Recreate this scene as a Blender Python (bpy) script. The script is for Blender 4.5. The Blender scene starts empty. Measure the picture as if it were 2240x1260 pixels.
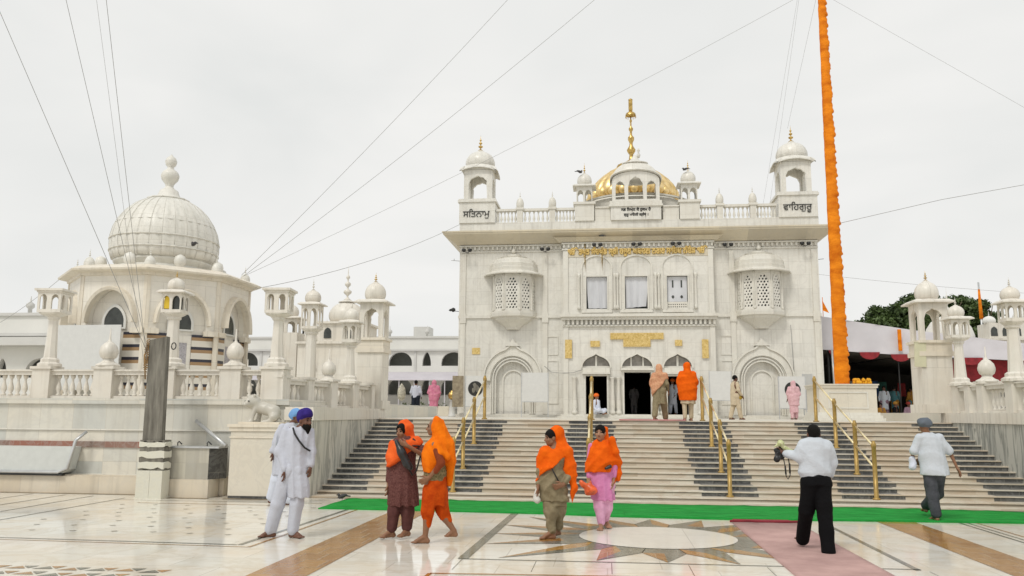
import bpy, math, random
import numpy as np
from mathutils import Vector, Matrix, noise
from mathutils.geometry import tessellate_polygon
PI=math.pi
R=math.radians
random.seed(7)
rng=np.random.default_rng(7)
SC=bpy.context.scene
COL=SC.collection

# ------------------------------------------------------------ camera
CAM_H=1.75
cam=bpy.data.cameras.new('camera'); camo=bpy.data.objects.new('camera',cam); COL.objects.link(camo)
cam.sensor_width=36; cam.lens=28.93; cam.clip_start=.1; cam.clip_end=5000
yaw=math.atan(205/1800); pit=math.atan(275/1800); roll=.007
camo.matrix_world=Matrix.Translation((0,0,CAM_H))@Matrix.Rotation(yaw,4,'Z')@Matrix.Rotation(PI/2+pit,4,'X')@Matrix.Rotation(roll,4,'Z')
SC.camera=camo
SC.view_settings.view_transform='Standard'; SC.view_settings.look='None'
SC.view_settings.exposure=0.0; SC.view_settings.gamma=1.0
# ------------------------------------------------------------ world: overcast sky
SUN_EL=R(52); SUN_AZ=R(205)
W=bpy.data.worlds.new('World'); SC.world=W; W.use_nodes=True
nt=W.node_tree; N=nt.nodes; L=nt.links
bg=N['Background']
sky=N.new('ShaderNodeTexSky'); sky.sky_type='NISHITA'; sky.sun_disc=False
sky.sun_elevation=SUN_EL; sky.sun_rotation=SUN_AZ
tc=N.new('ShaderNodeTexCoord'); mp=N.new('ShaderNodeMapping'); mp.inputs['Scale'].default_value=(1.6,1.6,4.2)
L.new(tc.outputs['Generated'],mp.inputs[0])
n1=N.new('ShaderNodeTexNoise'); n1.inputs['Scale'].default_value=1.3; n1.inputs['Detail'].default_value=4; n1.inputs['Roughness'].default_value=.5
n1.inputs['Distortion'].default_value=.4
L.new(mp.outputs[0],n1.inputs[0])
cr=N.new('ShaderNodeValToRGB'); e=cr.color_ramp.elements
e[0].position=.32; e[0].color=(7.95,8.05,7.9,1); e[1].position=.62; e[1].color=(8.98,8.93,8.72,1)
L.new(n1.outputs[0],cr.inputs[0])
mx=N.new('ShaderNodeMix'); mx.data_type='RGBA'; mx.inputs[0].default_value=.985
L.new(sky.outputs[0],mx.inputs[6]); L.new(cr.outputs[0],mx.inputs[7]); L.new(mx.outputs[2],bg.inputs[0])
bg.inputs[1].default_value=.1
# ------------------------------------------------------------ sun (soft, behind cloud)
sl=bpy.data.lights.new('sun','SUN'); sl.energy=1.45; sl.angle=R(14); sl.color=(1,.965,.9)
so=bpy.data.objects.new('sun',sl); COL.objects.link(so)
sd=Vector((math.sin(SUN_AZ)*math.cos(SUN_EL),math.cos(SUN_AZ)*math.cos(SUN_EL),math.sin(SUN_EL)))
so.rotation_euler=sd.to_track_quat('Z','Y').to_euler(); so.location=(0,0,60)

# ------------------------------------------------------------ materials
MATS={}
def _new(name):
    m=bpy.data.materials.new(name); m.use_nodes=True; MATS[name]=m
    return m,m.node_tree.nodes,m.node_tree.links,m.node_tree.nodes['Principled BSDF']
def lin(c):
    return tuple(((v/255)/12.92 if v/255<=.04045 else ((v/255+.055)/1.055)**2.4) for v in c)
def pm(name,col,rough=.6,metal=0,var=.12,scale=6,bump=0,bscale=40,spec=.5,hue=None,stretch=(1,1,1),sheen=0):
    """plain procedural material: colour broken by noise; optional second hue and bump"""
    m,N,L,b=_new(name)
    tc=N.new('ShaderNodeTexCoord'); mp=N.new('ShaderNodeMapping'); mp.inputs['Scale'].default_value=stretch
    L.new(tc.outputs['Object'],mp.inputs[0])
    n=N.new('ShaderNodeTexNoise'); n.inputs['Scale'].default_value=scale; n.inputs['Detail'].default_value=5; n.inputs['Roughness'].default_value=.6
    L.new(mp.outputs[0],n.inputs[0])
    r=N.new('ShaderNodeValToRGB'); r.color_ramp.elements[0].position=.3; r.color_ramp.elements[1].position=.7
    c2=hue if hue else tuple(min(1,c*(1+var)) for c in col); c1=tuple(c*(1-var) for c in col)
    r.color_ramp.elements[0].color=(*c1,1); r.color_ramp.elements[1].color=(*c2,1)
    L.new(n.outputs[0],r.inputs[0]); L.new(r.outputs[0],b.inputs['Base Color'])
    b.inputs['Roughness'].default_value=rough; b.inputs['Metallic'].default_value=metal
    b.inputs['Specular IOR Level'].default_value=spec
    if sheen: b.inputs['Sheen Weight'].default_value=sheen
    if bump:
        n2=N.new('ShaderNodeTexNoise'); n2.inputs['Scale'].default_value=bscale; n2.inputs['Detail'].default_value=3
        L.new(mp.outputs[0],n2.inputs[0])
        bp=N.new('ShaderNodeBump'); bp.inputs['Strength'].default_value=bump; bp.inputs['Distance'].default_value=.02
        L.new(n2.outputs[0],bp.inputs['Height']); L.new(bp.outputs[0],b.inputs['Normal'])
    return m
def marble(name,c1,c2,tile=(1.2,.6),vein=(.45,.44,.42),vamt=.35,rough=.35,grout=.006,gcol=(.38,.36,.31),stain=.12,stcol=(.55,.48,.36),vscale=1.2,
           rvar=0,vstretch=(1,1,1),streak=0,spec=.5,warmth=.3,off=.5,tilevar=1.0):
    """slabs of veined marble with joints; uses box-mapped UVs in metres"""
    m,N,L,b=_new(name)
    if 'floor' not in name and 'disc' not in name:
        w_=.99 if name.split('_')[0] in('facade','trim','dome','shrine') else .94
        c1=tuple(v*w_ for v in c1); c2=tuple(v*w_ for v in c2)
    uv=N.new('ShaderNodeUVMap'); tc=N.new('ShaderNodeNewGeometry')
    br=N.new('ShaderNodeTexBrick'); br.offset=off
    br.inputs['Scale'].default_value=1; br.inputs['Brick Width'].default_value=tile[0]; br.inputs['Row Height'].default_value=tile[1]
    br.inputs['Mortar Size'].default_value=grout; br.inputs['Mortar Smooth'].default_value=.3
    br.inputs['Color1'].default_value=(*c1,1); br.inputs['Color2'].default_value=(*c2,1)
    br.inputs['Mortar'].default_value=(*[a*.5+g*.5 for a,g in zip(c1,gcol)],1)
    L.new(uv.outputs[0],br.inputs[0])
    mp=N.new('ShaderNodeMapping'); mp.inputs['Scale'].default_value=vstretch; L.new(tc.outputs['Position'],mp.inputs[0])
    # veins: ridged noise
    n=N.new('ShaderNodeTexNoise'); n.inputs['Scale'].default_value=vscale; n.inputs['Detail'].default_value=7; n.inputs['Roughness'].default_value=.62; n.inputs['Distortion'].default_value=1.1
    L.new(mp.outputs[0],n.inputs[0])
    r=N.new('ShaderNodeValToRGB'); el=r.color_ramp.elements
    el[0].position=.44; el[0].color=(0,0,0,1); el[1].position=.5; el[1].color=(1,1,1,1)
    q=el.new(.56); q.color=(0,0,0,1)
    L.new(n.outputs[0],r.inputs[0])
    ml=N.new('ShaderNodeMath'); ml.operation='MULTIPLY'; ml.inputs[1].default_value=vamt; L.new(r.outputs[0],ml.inputs[0])
    m1=N.new('ShaderNodeMix'); m1.data_type='RGBA'; L.new(ml.outputs[0],m1.inputs[0]); L.new(br.outputs[0],m1.inputs[6]); m1.inputs[7].default_value=(*vein,1)
    # broad warm and cool clouds in the stone
    n2=N.new('ShaderNodeTexNoise'); n2.inputs['Scale'].default_value=.7; n2.inputs['Detail'].default_value=6; n2.inputs['Roughness'].default_value=.65
    L.new(tc.outputs['Position'],n2.inputs[0])
    r2=N.new('ShaderNodeValToRGB'); r2.color_ramp.elements[0].position=.45; r2.color_ramp.elements[1].position=.75
    L.new(n2.outputs[0],r2.inputs[0])
    ms=N.new('ShaderNodeMath'); ms.operation='MULTIPLY'; ms.inputs[1].default_value=stain; L.new(r2.outputs[0],ms.inputs[0])
    m2=N.new('ShaderNodeMix'); m2.data_type='RGBA'; L.new(ms.outputs[0],m2.inputs[0]); L.new(m1.outputs[2],m2.inputs[6]); m2.inputs[7].default_value=(*stcol,1)
    out=m2
    if streak:
        mp3=N.new('ShaderNodeMapping'); mp3.inputs['Scale'].default_value=(5,5,.35); L.new(tc.outputs['Position'],mp3.inputs[0])
        n3=N.new('ShaderNodeTexNoise'); n3.inputs['Scale'].default_value=1.6; n3.inputs['Detail'].default_value=5; L.new(mp3.outputs[0],n3.inputs[0])
        r3=N.new('ShaderNodeValToRGB'); r3.color_ramp.elements[0].position=.5; r3.color_ramp.elements[1].position=.72; L.new(n3.outputs[0],r3.inputs[0])
        m3=N.new('ShaderNodeMath'); m3.operation='MULTIPLY'; m3.inputs[1].default_value=streak; L.new(r3.outputs[0],m3.inputs[0])
        out=N.new('ShaderNodeMix'); out.data_type='RGBA'; L.new(m3.outputs[0],out.inputs[0]); L.new(m2.outputs[2],out.inputs[6]); out.inputs[7].default_value=(.27,.24,.19,1)
    L.new(out.outputs[2],b.inputs['Base Color'])
    b.inputs['Roughness'].default_value=rough; b.inputs['Specular IOR Level'].default_value=spec
    if rvar:
        mr=N.new('ShaderNodeMapRange'); mr.inputs['From Min'].default_value=.35; mr.inputs['From Max'].default_value=.7
        mr.inputs['To Min'].default_value=rough; mr.inputs['To Max'].default_value=rough+rvar
        L.new(n2.outputs[0],mr.inputs[0]); L.new(mr.outputs[0],b.inputs['Roughness'])
    bp=N.new('ShaderNodeBump'); bp.inputs['Strength'].default_value=.25; bp.inputs['Distance'].default_value=.01
    L.new(br.outputs['Fac'],bp.inputs['Height']); bp.invert=True; L.new(bp.outputs[0],b.inputs['Normal'])
    return m

M_FAC=marble('facade_marble',(.78,.76,.70),(.71,.695,.64),tile=(1.35,.62),vamt=.2,vein=(.47,.45,.41),rough=.36,stain=.25,stcol=(.64,.585,.48),streak=.24,grout=.006,gcol=(.34,.32,.28))
M_TRIM=marble('trim_marble',(.76,.74,.67),(.70,.68,.62),tile=(2.2,1.2),vamt=.1,rough=.45,stain=.25,stcol=(.55,.47,.34),streak=.16)
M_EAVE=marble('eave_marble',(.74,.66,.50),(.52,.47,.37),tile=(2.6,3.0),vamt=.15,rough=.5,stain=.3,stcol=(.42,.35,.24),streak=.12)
M_SHR=marble('shrine_marble',(.84,.80,.72),(.76,.725,.65),tile=(1.2,.7),vamt=.1,rough=.4,stain=.22,stcol=(.68,.58,.43),streak=.15)
M_SHRT=marble('shrine_trim_marble',(.80,.74,.63),(.74,.68,.575),tile=(1.6,1.2),vamt=.1,rough=.5,stain=.35,stcol=(.62,.5,.33),streak=.25)
M_DOME=marble('dome_marble',(.77,.75,.69),(.70,.69,.63),tile=(1.1,.5),vamt=.15,rough=.45,stain=.3,stcol=(.58,.54,.46),grout=.006,streak=.2)
M_WALL=marble('terrace_marble',(.79,.75,.65),(.56,.58,.55),tile=(.78,.66),vamt=.2,rough=.25,stain=.2,stcol=(.66,.56,.40),streak=.16,off=0)
M_PLIN=marble('plinth_marble',(.76,.69,.57),(.7,.62,.49),tile=(.9,1.2),vamt=.12,rough=.4,stain=.4,stcol=(.5,.38,.24),streak=.22,off=0)
M_BAL=marble('balustrade_marble',(.81,.77,.69),(.76,.725,.65),tile=(3,3),vamt=.08,rough=.4,stain=.4,stcol=(.60,.50,.38),streak=.3)
M_CHK=marble('streaked_marble',(.74,.71,.63),(.58,.57,.51),tile=(.36,3.0),vamt=.75,vein=(.20,.20,.18),rough=.35,vscale=1.6,vstretch=(1.5,1.5,.25),stain=.25,stcol=(.5,.47,.4),off=0)
M_CHK2=marble('grey_streaked_marble',(.66,.65,.58),(.45,.455,.42),tile=(.36,3.0),vamt=.85,vein=(.13,.14,.13),rough=.35,vscale=2.2,vstretch=(1.8,1.8,.2),stain=.35,stcol=(.4,.4,.36),off=0)
M_STEP=marble('step_marble',(.78,.73,.63),(.56,.51,.41),tile=(1.35,.1),grout=.003,vamt=.35,vein=(.46,.33,.22),rough=.28,stain=.55,stcol=(.54,.39,.25),rvar=.2,vstretch=(.4,1,1.5))
M_DSTEP=marble('dark_step_marble',(.05,.052,.053),(.11,.11,.105),tile=(.5,.5),vamt=.25,vein=(.4,.4,.38),rough=.3,stain=.3,stcol=(.3,.29,.27),vscale=3)
M_FLOOR=marble('floor_marble',(.83,.80,.73),(.75,.73,.66),tile=(1.25,.62),vamt=.4,vein=(.60,.52,.40),rough=.05,stain=.62,stcol=(.62,.47,.29),rvar=.16,spec=.55,vscale=.9,grout=.008)
M_BRN=marble('brown_band_marble',(.34,.15,.03),(.46,.235,.06),tile=(.3,.45),vamt=.35,vein=(.55,.36,.17),rough=.09,stain=.3,stcol=(.24,.08,.02),rvar=.1,vscale=3,grout=.01)
M_OCH=marble('ochre_inlay_marble',(.42,.205,.04),(.33,.155,.035),tile=(.6,.5),vamt=.3,vein=(.62,.45,.25),rough=.1,stain=.3,stcol=(.5,.22,.1),rvar=.1,vscale=3)
M_GRY=marble('grey_inlay_marble',(.12,.125,.105),(.19,.185,.15),tile=(.6,.5),vamt=.4,vein=(.4,.4,.34),rough=.1,stain=.3,stcol=(.3,.26,.17),rvar=.1,vscale=4)
M_RED=marble('red_band_marble',(.38,.11,.06),(.22,.19,.16),tile=(.75,.4),vamt=.3,rough=.35,vscale=4)
M_PED=marble('pedestal_marble',(.77,.72,.61),(.7,.66,.57),tile=(1.0,1.6),vamt=.25,vein=(.5,.47,.42),rough=.35,stain=.3,stcol=(.6,.52,.4),vscale=3)
M_PLAT=marble('platform_marble',(.74,.71,.62),(.7,.66,.58),tile=(1,.5),vamt=.1,rough=.3,stain=.2)
M_BGW=pm('distant_wall_paint',(.72,.715,.68),.8,var=.05,scale=.7)
M_BGT=pm('distant_trim_paint',(.60,.595,.57),.8,var=.06,scale=.7)
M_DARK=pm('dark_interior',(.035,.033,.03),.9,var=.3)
M_DARKG=pm('dark_glass_recess_shade',(.05,.055,.05),.15,var=.4,scale=3)
M_GOLD=pm('gold_leaf',(.42,.27,.08),.36,1,var=.2,scale=9,bump=.5,bscale=14,hue=(.78,.55,.2))
M_GDOME=pm('gilded_dome_plate',(.88,.60,.20),.42,1,var=.2,scale=3,bump=1.0,bscale=5,hue=(1,.80,.46))
M_PLAQ=pm('gilt_plaque',(.78,.52,.12),.45,.35,var=.3,scale=14,bump=.6,bscale=30,hue=(.85,.66,.3))
M_BRASS=pm('brass_rail',(.40,.26,.075),.42,.35,var=.25,scale=8)
M_BRASSL=pm('polished_brass_tube',(.95,.80,.50),.25,.75,var=.1,scale=5)
M_WIN=pm('window_glass_grey',(.30,.28,.25),.25,var=.25,scale=5)
M_FRAME=pm('white_window_frame',(.68,.66,.6),.5,var=.06)
M_SHEET=pm('hung_white_sheet',(.60,.61,.64),.9,var=.1,scale=3,stretch=(1,1,.3))
M_BLACK=pm('black_lettering',(.02,.02,.018),.5,var=.2)
M_IRON=pm('dark_iron',(.04,.04,.04),.5,.5,var=.3)
M_CONC=pm('weathered_concrete',(.165,.152,.125),.85,var=.3,scale=2.5,bump=.6,bscale=30,stretch=(5,5,.6),hue=(.27,.255,.215))
M_STEEL=pm('galvanised_steel',(.55,.56,.56),.4,.6,var=.1)
M_LIM=pm('worn_white_limewash',(.74,.73,.64),.7,var=.12,scale=9,bump=.4,bscale=22,hue=(.68,.66,.55))
M_ORANGECLOTH=pm('orange_pole_cloth',(.74,.17,.005),.8,var=.25,scale=2.2,hue=(.92,.29,.015),bump=.7,bscale=12,stretch=(1,1,2.2),spec=.15)
M_GREEN=pm('green_carpet',(.012,.22,.032),.95,var=.12,scale=2.2,hue=(.024,.32,.055),bump=.35,bscale=60,spec=.15,stretch=(1,2.5,1))
M_PINKC=pm('pink_carpet',(.44,.28,.26),.95,scale=1.8,bump=.35,bscale=90,hue=(.56,.37,.34),spec=.15)
M_REDC=pm('red_mat',(.22,.02,.03),.9,var=.2)
M_PINKM=pm('pink_doormat',(.55,.24,.25),.9,var=.15)
M_WIRE=pm('steel_wire',(.30,.30,.29),.5,.3,var=.1)
M_LEAF=pm('tree_leaves',(.04,.075,.018),.55,var=.4,scale=.9,hue=(.11,.17,.045))
M_LEAF2=pm('light_tree_leaves',(.055,.085,.025),.6,var=.35,scale=1.2,hue=(.10,.14,.045))
M_BARK=pm('tree_bark',(.10,.075,.05),.9,var=.3)
M_TENT=pm('white_tent_cloth',(.60,.58,.61),.85,var=.07,scale=.8)
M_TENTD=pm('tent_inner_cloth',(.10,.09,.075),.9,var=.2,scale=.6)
M_TENTR=pm('dark_red_valance',(.26,.018,.025),.8,var=.3,scale=5)
M_LILAC=pm('lilac_roof_sheet',(.56,.53,.57),.5,var=.06,scale=1)
M_BOARD=pm('white_board',(.66,.66,.64),.5,var=.04)
M_BRDOOR=pm('brown_panel',(.26,.20,.13),.6,var=.35,scale=6,hue=(.38,.32,.22))
M_TANK=pm('grey_board_back',(.50,.50,.48),.6,var=.06)
M_YEL=pm('yellow_window_pane',(.72,.50,.03),.5,var=.1)

# ------------------------------------------------------------ objects and tags
def tag(o,label=None,cat=None,group=None,kind=None):
    if label: o['label']=label
    if cat: o['category']=cat
    if group: o['group']=group
    if kind: o['kind']=kind
    return o
def thing(name,label,cat,loc=(0,0,0),rz=0,group=None):
    o=bpy.data.objects.new(name,None); COL.objects.link(o); o.location=loc; o.rotation_euler=(0,0,rz)
    o.empty_display_size=.3
    return tag(o,label,cat,group)
def kids(o): return [c for c in COL.objects if c.parent==o]
def copy_tree(o,parent=None,loc=None,rz=None):
    ch=kids(o); c=o.copy(); COL.objects.link(c); c.parent=parent
    if loc is not None: c.location=loc
    if rz is not None: c.rotation_euler=(0,0,rz)
    for k in ch: copy_tree(k,c)
    return c
class MB:
    """collects shapes; build() links them as one mesh object"""
    def __init__(s,xf=None): s.v=[]; s.f=[]; s.sm=[]; s.xf=xf
    def add(s,vs,fs,smooth=False):
        n=len(s.v); s.v+= [tuple(p) for p in vs]; s.f+=[tuple(i+n for i in f) for f in fs]; s.sm+=[smooth]*len(fs); return s
    def box(s,x0,x1,y0,y1,z0,z1,taper=0):
        t=taper
        vs=[(x0,y0,z0),(x1,y0,z0),(x1,y1,z0),(x0,y1,z0),(x0+t,y0+t,z1),(x1-t,y0+t,z1),(x1-t,y1-t,z1),(x0+t,y1-t,z1)]
        return s.add(vs,[(0,3,2,1),(4,5,6,7),(0,1,5,4),(1,2,6,5),(2,3,7,6),(3,0,4,7)])
    def ring(s,cx,cy,prof,n=24,smooth=True,rib=0,ribn=0,ph=0,sx=1,sy=1,capb=True,capt=True):
        """lathe: prof = [(r,z),...]"""
        vs=[];fs=[]
        for r,z in prof:
            for i in range(n):
                a=ph+2*PI*i/n; rr=r*(1-rib*abs(math.cos(a*ribn/2))**3) if rib else r
                vs.append((cx+rr*math.cos(a)*sx,cy+rr*math.sin(a)*sy,z))
        for j in range(len(prof)-1):
            for i in range(n):
                k=(i+1)%n; fs.append((j*n+i,j*n+k,(j+1)*n+k,(j+1)*n+i))
        if capb: fs.append(tuple(range(n-1,-1,-1)))
        if capt: fs.append(tuple(range((len(prof)-1)*n,len(prof)*n)))
        return s.add(vs,fs,smooth)
    def tube(s,pts,r,n=6,smooth=True,r1=None):
        pts=[Vector(p) for p in pts]; vs=[];fs=[]
        for i,p in enumerate(pts):
            d=(pts[min(i+1,len(pts)-1)]-pts[max(i-1,0)]).normalized()
            u=d.cross(Vector((0,0,1))); 
            if u.length<.05: u=d.cross(Vector((1,0,0)))
            u.normalize(); w=d.cross(u); rr=r if r1 is None else r+(r1-r)*i/(len(pts)-1)
            for k in range(n):
                a=2*PI*k/n; vs.append(p+(u*math.cos(a)+w*math.sin(a))*rr)
        for j in range(len(pts)-1):
            for k in range(n):
                q=(k+1)%n; fs.append((j*n+k,(j+1)*n+k,(j+1)*n+q,j*n+q))
        fs.append(tuple(range(n))); fs.append(tuple(range(len(pts)*n-1,(len(pts)-1)*n-1,-1)))
        return s.add(vs,fs,smooth)
    def plate(s,outer,holes=(),t=.1,frame=None,smooth=False):
        """flat plate of thickness t with holes; frame maps (u,v,w) to xyz, w from 0 (front) to t"""
        fr=frame or (lambda u,v,w:(u,w,v))
        loops=[list(outer)]+[list(h) for h in holes]
        def area(l): return sum(l[i][0]*l[(i+1)%len(l)][1]-l[(i+1)%len(l)][0]*l[i][1] for i in range(len(l)))
        loops=[l if (area(l)>0)==(i==0) else l[::-1] for i,l in enumerate(loops)]
        tris=tessellate_polygon([[Vector((a,b,0)) for a,b in l] for l in loops])
        flat=[p for l in loops for p in l]; n=len(flat)
        vs=[fr(a,b,0) for a,b in flat]+[fr(a,b,t) for a,b in flat]; fs=[]
        for tr in tris:
            a,b,c=[flat[i] for i in tr]
            if (b[0]-a[0])*(c[1]-a[1])-(c[0]-a[0])*(b[1]-a[1])<0: tr=tr[::-1]
            fs.append(tuple(tr)); fs.append(tuple(i+n for i in tr[::-1]))
        k=0
        for l in loops:
            m=len(l)
            for i in range(m):
                j=(i+1)%m; fs.append((k+i,k+n+i,k+n+j,k+j))
            k+=m
        return s.add(vs,fs,smooth)
    def build(s,name,mat,parent=None,loc=None,rz=0,mats=None):
        vs=[s.xf(*p) for p in s.v] if s.xf else s.v
        me=bpy.data.meshes.new(name); me.from_pydata(vs,[],s.f)
        me.materials.append(mat)
        me.polygons.foreach_set('use_smooth',s.sm)
        boxuv(me)
        o=bpy.data.objects.new(name,me); COL.objects.link(o)
        if parent: o.parent=parent
        if loc is not None: o.location=loc
        if rz: o.rotation_euler=(0,0,rz)
        return o
def boxuv(me):
    nl=len(me.loops)
    if not nl: return
    co=np.empty(len(me.vertices)*3,'f'); me.vertices.foreach_get('co',co); co=co.reshape(-1,3)
    vi=np.empty(nl,'i'); me.loops.foreach_get('vertex_index',vi)
    nr=np.empty(len(me.polygons)*3,'f'); me.polygons.foreach_get('normal',nr); nr=np.abs(nr.reshape(-1,3))
    lt=np.empty(len(me.polygons),'i'); me.polygons.foreach_get('loop_total',lt)
    ax=np.repeat(nr.argmax(1),lt); c=co[vi]
    u=np.where(ax==0,c[:,1],c[:,0]); v=np.where(ax==2,c[:,1],c[:,2])
    uvl=me.uv_layers.new(name='UVMap'); uvl.data.foreach_set('uv',np.stack([u,v],1).astype('f').ravel())
def part(name,mb,mat,parent,label=None,**k):
    o=mb.build(name,mat,parent,**k)
    if label: o['label']=label
    return o
def struct(name,mb,mat): return tag(mb.build(name,mat),kind='structure')
def arch(cx,z0,zs,zt,hw,kind='cusp',n=14):
    """outline of an arched opening, from bottom left round to bottom right"""
    pts=[(cx-hw,z0)]
    for i in range(n+1):
        a=PI-PI*i/n; x=math.cos(a); y=math.sin(a)
        if kind=='round': pass
        elif kind=='ogee': y=y*.86+.14*max(0,1-abs(x)*4)
        elif kind=='point': y=(1-abs(x)**1.7)**.62
        elif kind=='cusp':
            y=y*.9+.1*max(0,1-abs(x)*5); q=abs(math.sin(a*4.5)); x*= .90+.1*q; y*=.93+.07*q
        pts.append((cx+x*hw,zs+y*(zt-zs)))
    pts.append((cx+hw,z0))
    return pts
def rect(x0,x1,z0,z1): return [(x0,z0),(x1,z0),(x1,z1),(x0,z1)]
ONION=[(.80,0),(.88,.05),(.97,.18),(1,.32),(.98,.46),(.91,.6),(.78,.74),(.6,.85),(.38,.93),(.2,.98),(.06,1.02)]
def onion(mb,cx,cy,z,r,h,n=32,rib=.05,ribn=16,prof=ONION):
    return mb.ring(cx,cy,[(r*a,z+h*b) for a,b in prof],n,True,rib,ribn)
def finial(mb,cx,cy,z,h,r,n=10):
    p=[(1,0),(.55,.05),(.2,.1),(.2,.14),(.9,.22),(.9,.27),(.2,.33),(.2,.38),(.65,.44),(.65,.49),(.18,.54),(.18,.6),(.45,.65),(.4,.69),(.12,.73),(.1,.8),(.02,1)]
    return mb.ring(cx,cy,[(max(.002,r*a),z+h*b) for a,b in p],n)
def text_mesh(name,body,size,mat,parent,loc,width=None,extrude=.012,outline=0,rz=0,kindfill='FRONT'):
    c=bpy.data.curves.new(name,'FONT'); c.body=body; c.size=size; c.align_x='CENTER'; c.align_y='CENTER'; c.extrude=extrude
    if outline: c.fill_mode='NONE'; c.extrude=0; c.bevel_depth=outline; c.bevel_resolution=0
    o=bpy.data.objects.new(name,c); COL.objects.link(o)
    dg=bpy.context.evaluated_depsgraph_get(); ev=o.evaluated_get(dg); me=bpy.data.meshes.new_from_object(ev)
    COL.objects.unlink(o); bpy.data.objects.remove(o)
    co=np.empty(len(me.vertices)*3,'f'); me.vertices.foreach_get('co',co); co=co.reshape(-1,3)
    w=co[:,0].max()-co[:,0].min(); s=width/w if width else 1
    cx=(co[:,0].max()+co[:,0].min())/2; cz=(co[:,1].max()+co[:,1].min())/2
    nv=np.stack([(co[:,0]-cx)*s,-co[:,2]*s,(co[:,1]-cz)*s],1)
    me.vertices.foreach_set('co',nv.astype('f').ravel()); me.materials.clear(); me.materials.append(mat); me.update()
    boxuv(me)
    ob=bpy.data.objects.new(name,me); COL.objects.link(ob); ob.parent=parent; ob.location=loc; ob.rotation_euler=(0,0,rz)
    return ob
# ============================================================ GROUND, STEPS, PLATFORM
PZ=1.6        # platform height
SX0,SX1=-6.12,8.62
b=MB(); b.add([(-400,-60,0),(400,-60,0),(400,400,0),(-400,400,0)],[(0,1,2,3)]); struct('ground',b,M_FLOOR)
def sheet(mb,pts,z=.004,t=None):
    n=len(pts); mb.add([(x,y,z) for x,y in pts],[tuple(range(n))])
b=MB(); sheet(b,[(-3.95,-6),(-3.3,-6),(-3.2,14.95),(-3.85,14.95)]); sheet(b,[(4.5,-6),(5.12,-6),(5.12,15.0),(4.5,15.0)])
sheet(b,[(-30,6.6),(-4.0,6.6),(-4.0,7.2),(-30,7.2)])
struct('paving_brown_band',b,M_BRN)
def line(mb,x0,y0,x1,y1,w,z=.004):
    d=Vector((x1-x0,y1-y0)).normalized(); n=Vector((-d.y,d.x))*w/2
    sheet(mb,[(x0+n.x,y0+n.y),(x0-n.x,y0-n.y),(x1-n.x,y1-n.y),(x1+n.x,y1+n.y)],z)
g=MB(); o=MB()
line(g,-4.86,10.86,-4.70,15.0,.07); line(g,-4.9,10.86,-22,11.34,.05)
line(o,-4.66,10.70,-4.52,15.0,.045); line(o,-4.66,10.70,-22,11.18,.035)
line(g,-9.72,12.6,-9.74,16.2,.05); line(g,-10.45,12.2,-10.62,16.5,.05); line(g,-11.2,12,-11.3,16.6,.05); line(g,-12,12,-12.1,16.7,.05); line(g,-12.9,12,-12.95,16.7,.05)
line(o,-9.0,15.42,-6.2,15.44,.05); line(g,-9.7,15.9,-5.5,15.9,.03)
line(g,5.84,6,5.84,15.0,.045); line(g,5.97,6,5.97,15.0,.035); line(o,6.12,6,6.12,15.0,.035)
# star panel: frame, spikes, ring
line(g,-1.75,10.27,-1.62,15.0,.13); line(g,-1.80,10.26,3.6,10.36,.045); line(g,3.55,10.3,3.55,15.0,.07)
line(o,-1.95,9.30,1.9,9.55,.05); line(o,-1.95,9.30,-2.0,6.5,.05); line(g,-1.7,9.16,1.9,9.38,.05)
for i in range(7): line(g,-1.75+i*.9,9.55,-1.75+i*.9,10.24,.008)
cx,cy=.72,12.44; tips=[]
x0,x1,y0,y1=-1.66,3.1,10.38,14.5
for k in range(16):
    a=2*PI*k/16; dx,dy=math.cos(a),math.sin(a); m=max(abs(dx)/((x1-x0)/2),abs(dy)/((y1-y0)/2)); mx_=(x0+x1)/2
    if k%2: m*=1.0
    tips.append((mx_+dx/m,(y0+y1)/2+dy/m,a))
for k,(tx,ty,a) in enumerate(tips):
    rr=1.42; w=PI/16*1.02
    c0=(cx+rr*math.cos(a),cy+rr*math.sin(a)); cl=(cx+rr*math.cos(a+w),cy+rr*math.sin(a+w)); cr_=(cx+rr*math.cos(a-w),cy+rr*math.sin(a-w))
    f1,f2=(g,o) if k%2 else (g,o)
    sheet(f1,[c0,(tx,ty),cl],.004); sheet(f2,[cr_,(tx,ty),c0],.004)
    r0=1.1; i0=(cx+r0*math.cos(a),cy+r0*math.sin(a)*.95); il=(cx+r0*math.cos(a+w),cy+r0*math.sin(a+w)*.95); ir=(cx+r0*math.cos(a-w),cy+r0*math.sin(a-w)*.95)
    sheet(g,[i0,c0,cl],.004); sheet(g,[i0,cl,il],.004); sheet(o if k%3 else g,[ir,cr_,c0],.004); sheet(g,[ir,c0,i0],.004)
disc=[(cx+1.125*math.cos(2*PI*i/64),cy+1.06*math.sin(2*PI*i/64)) for i in range(64)]
cd=MB(); sheet(cd,disc,.008)
M_DISC=marble('disc_marble',(.86,.83,.76),(.84,.81,.73),tile=(1.15,1.15),vamt=.15,vein=(.6,.58,.52),rough=.07,stain=.15,rvar=.1,grout=.006,off=0)
struct('paving_disc',cd,M_DISC)
dd=MB()
# dark diamonds set into the left panel
for i in range(9):
    for j in range(7):
        px=-9.1+i*.62+(j%2)*.31+.04*math.sin(i*7+j*3); py=11.75+j*.56+.05*math.sin(i*5+j*11)
        if px<-5.1 and py<15.3:
            s=.048; sheet(dd,[(px-s*1.3,py),(px,py-s),(px+s*1.3,py),(px,py+s)])
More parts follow.
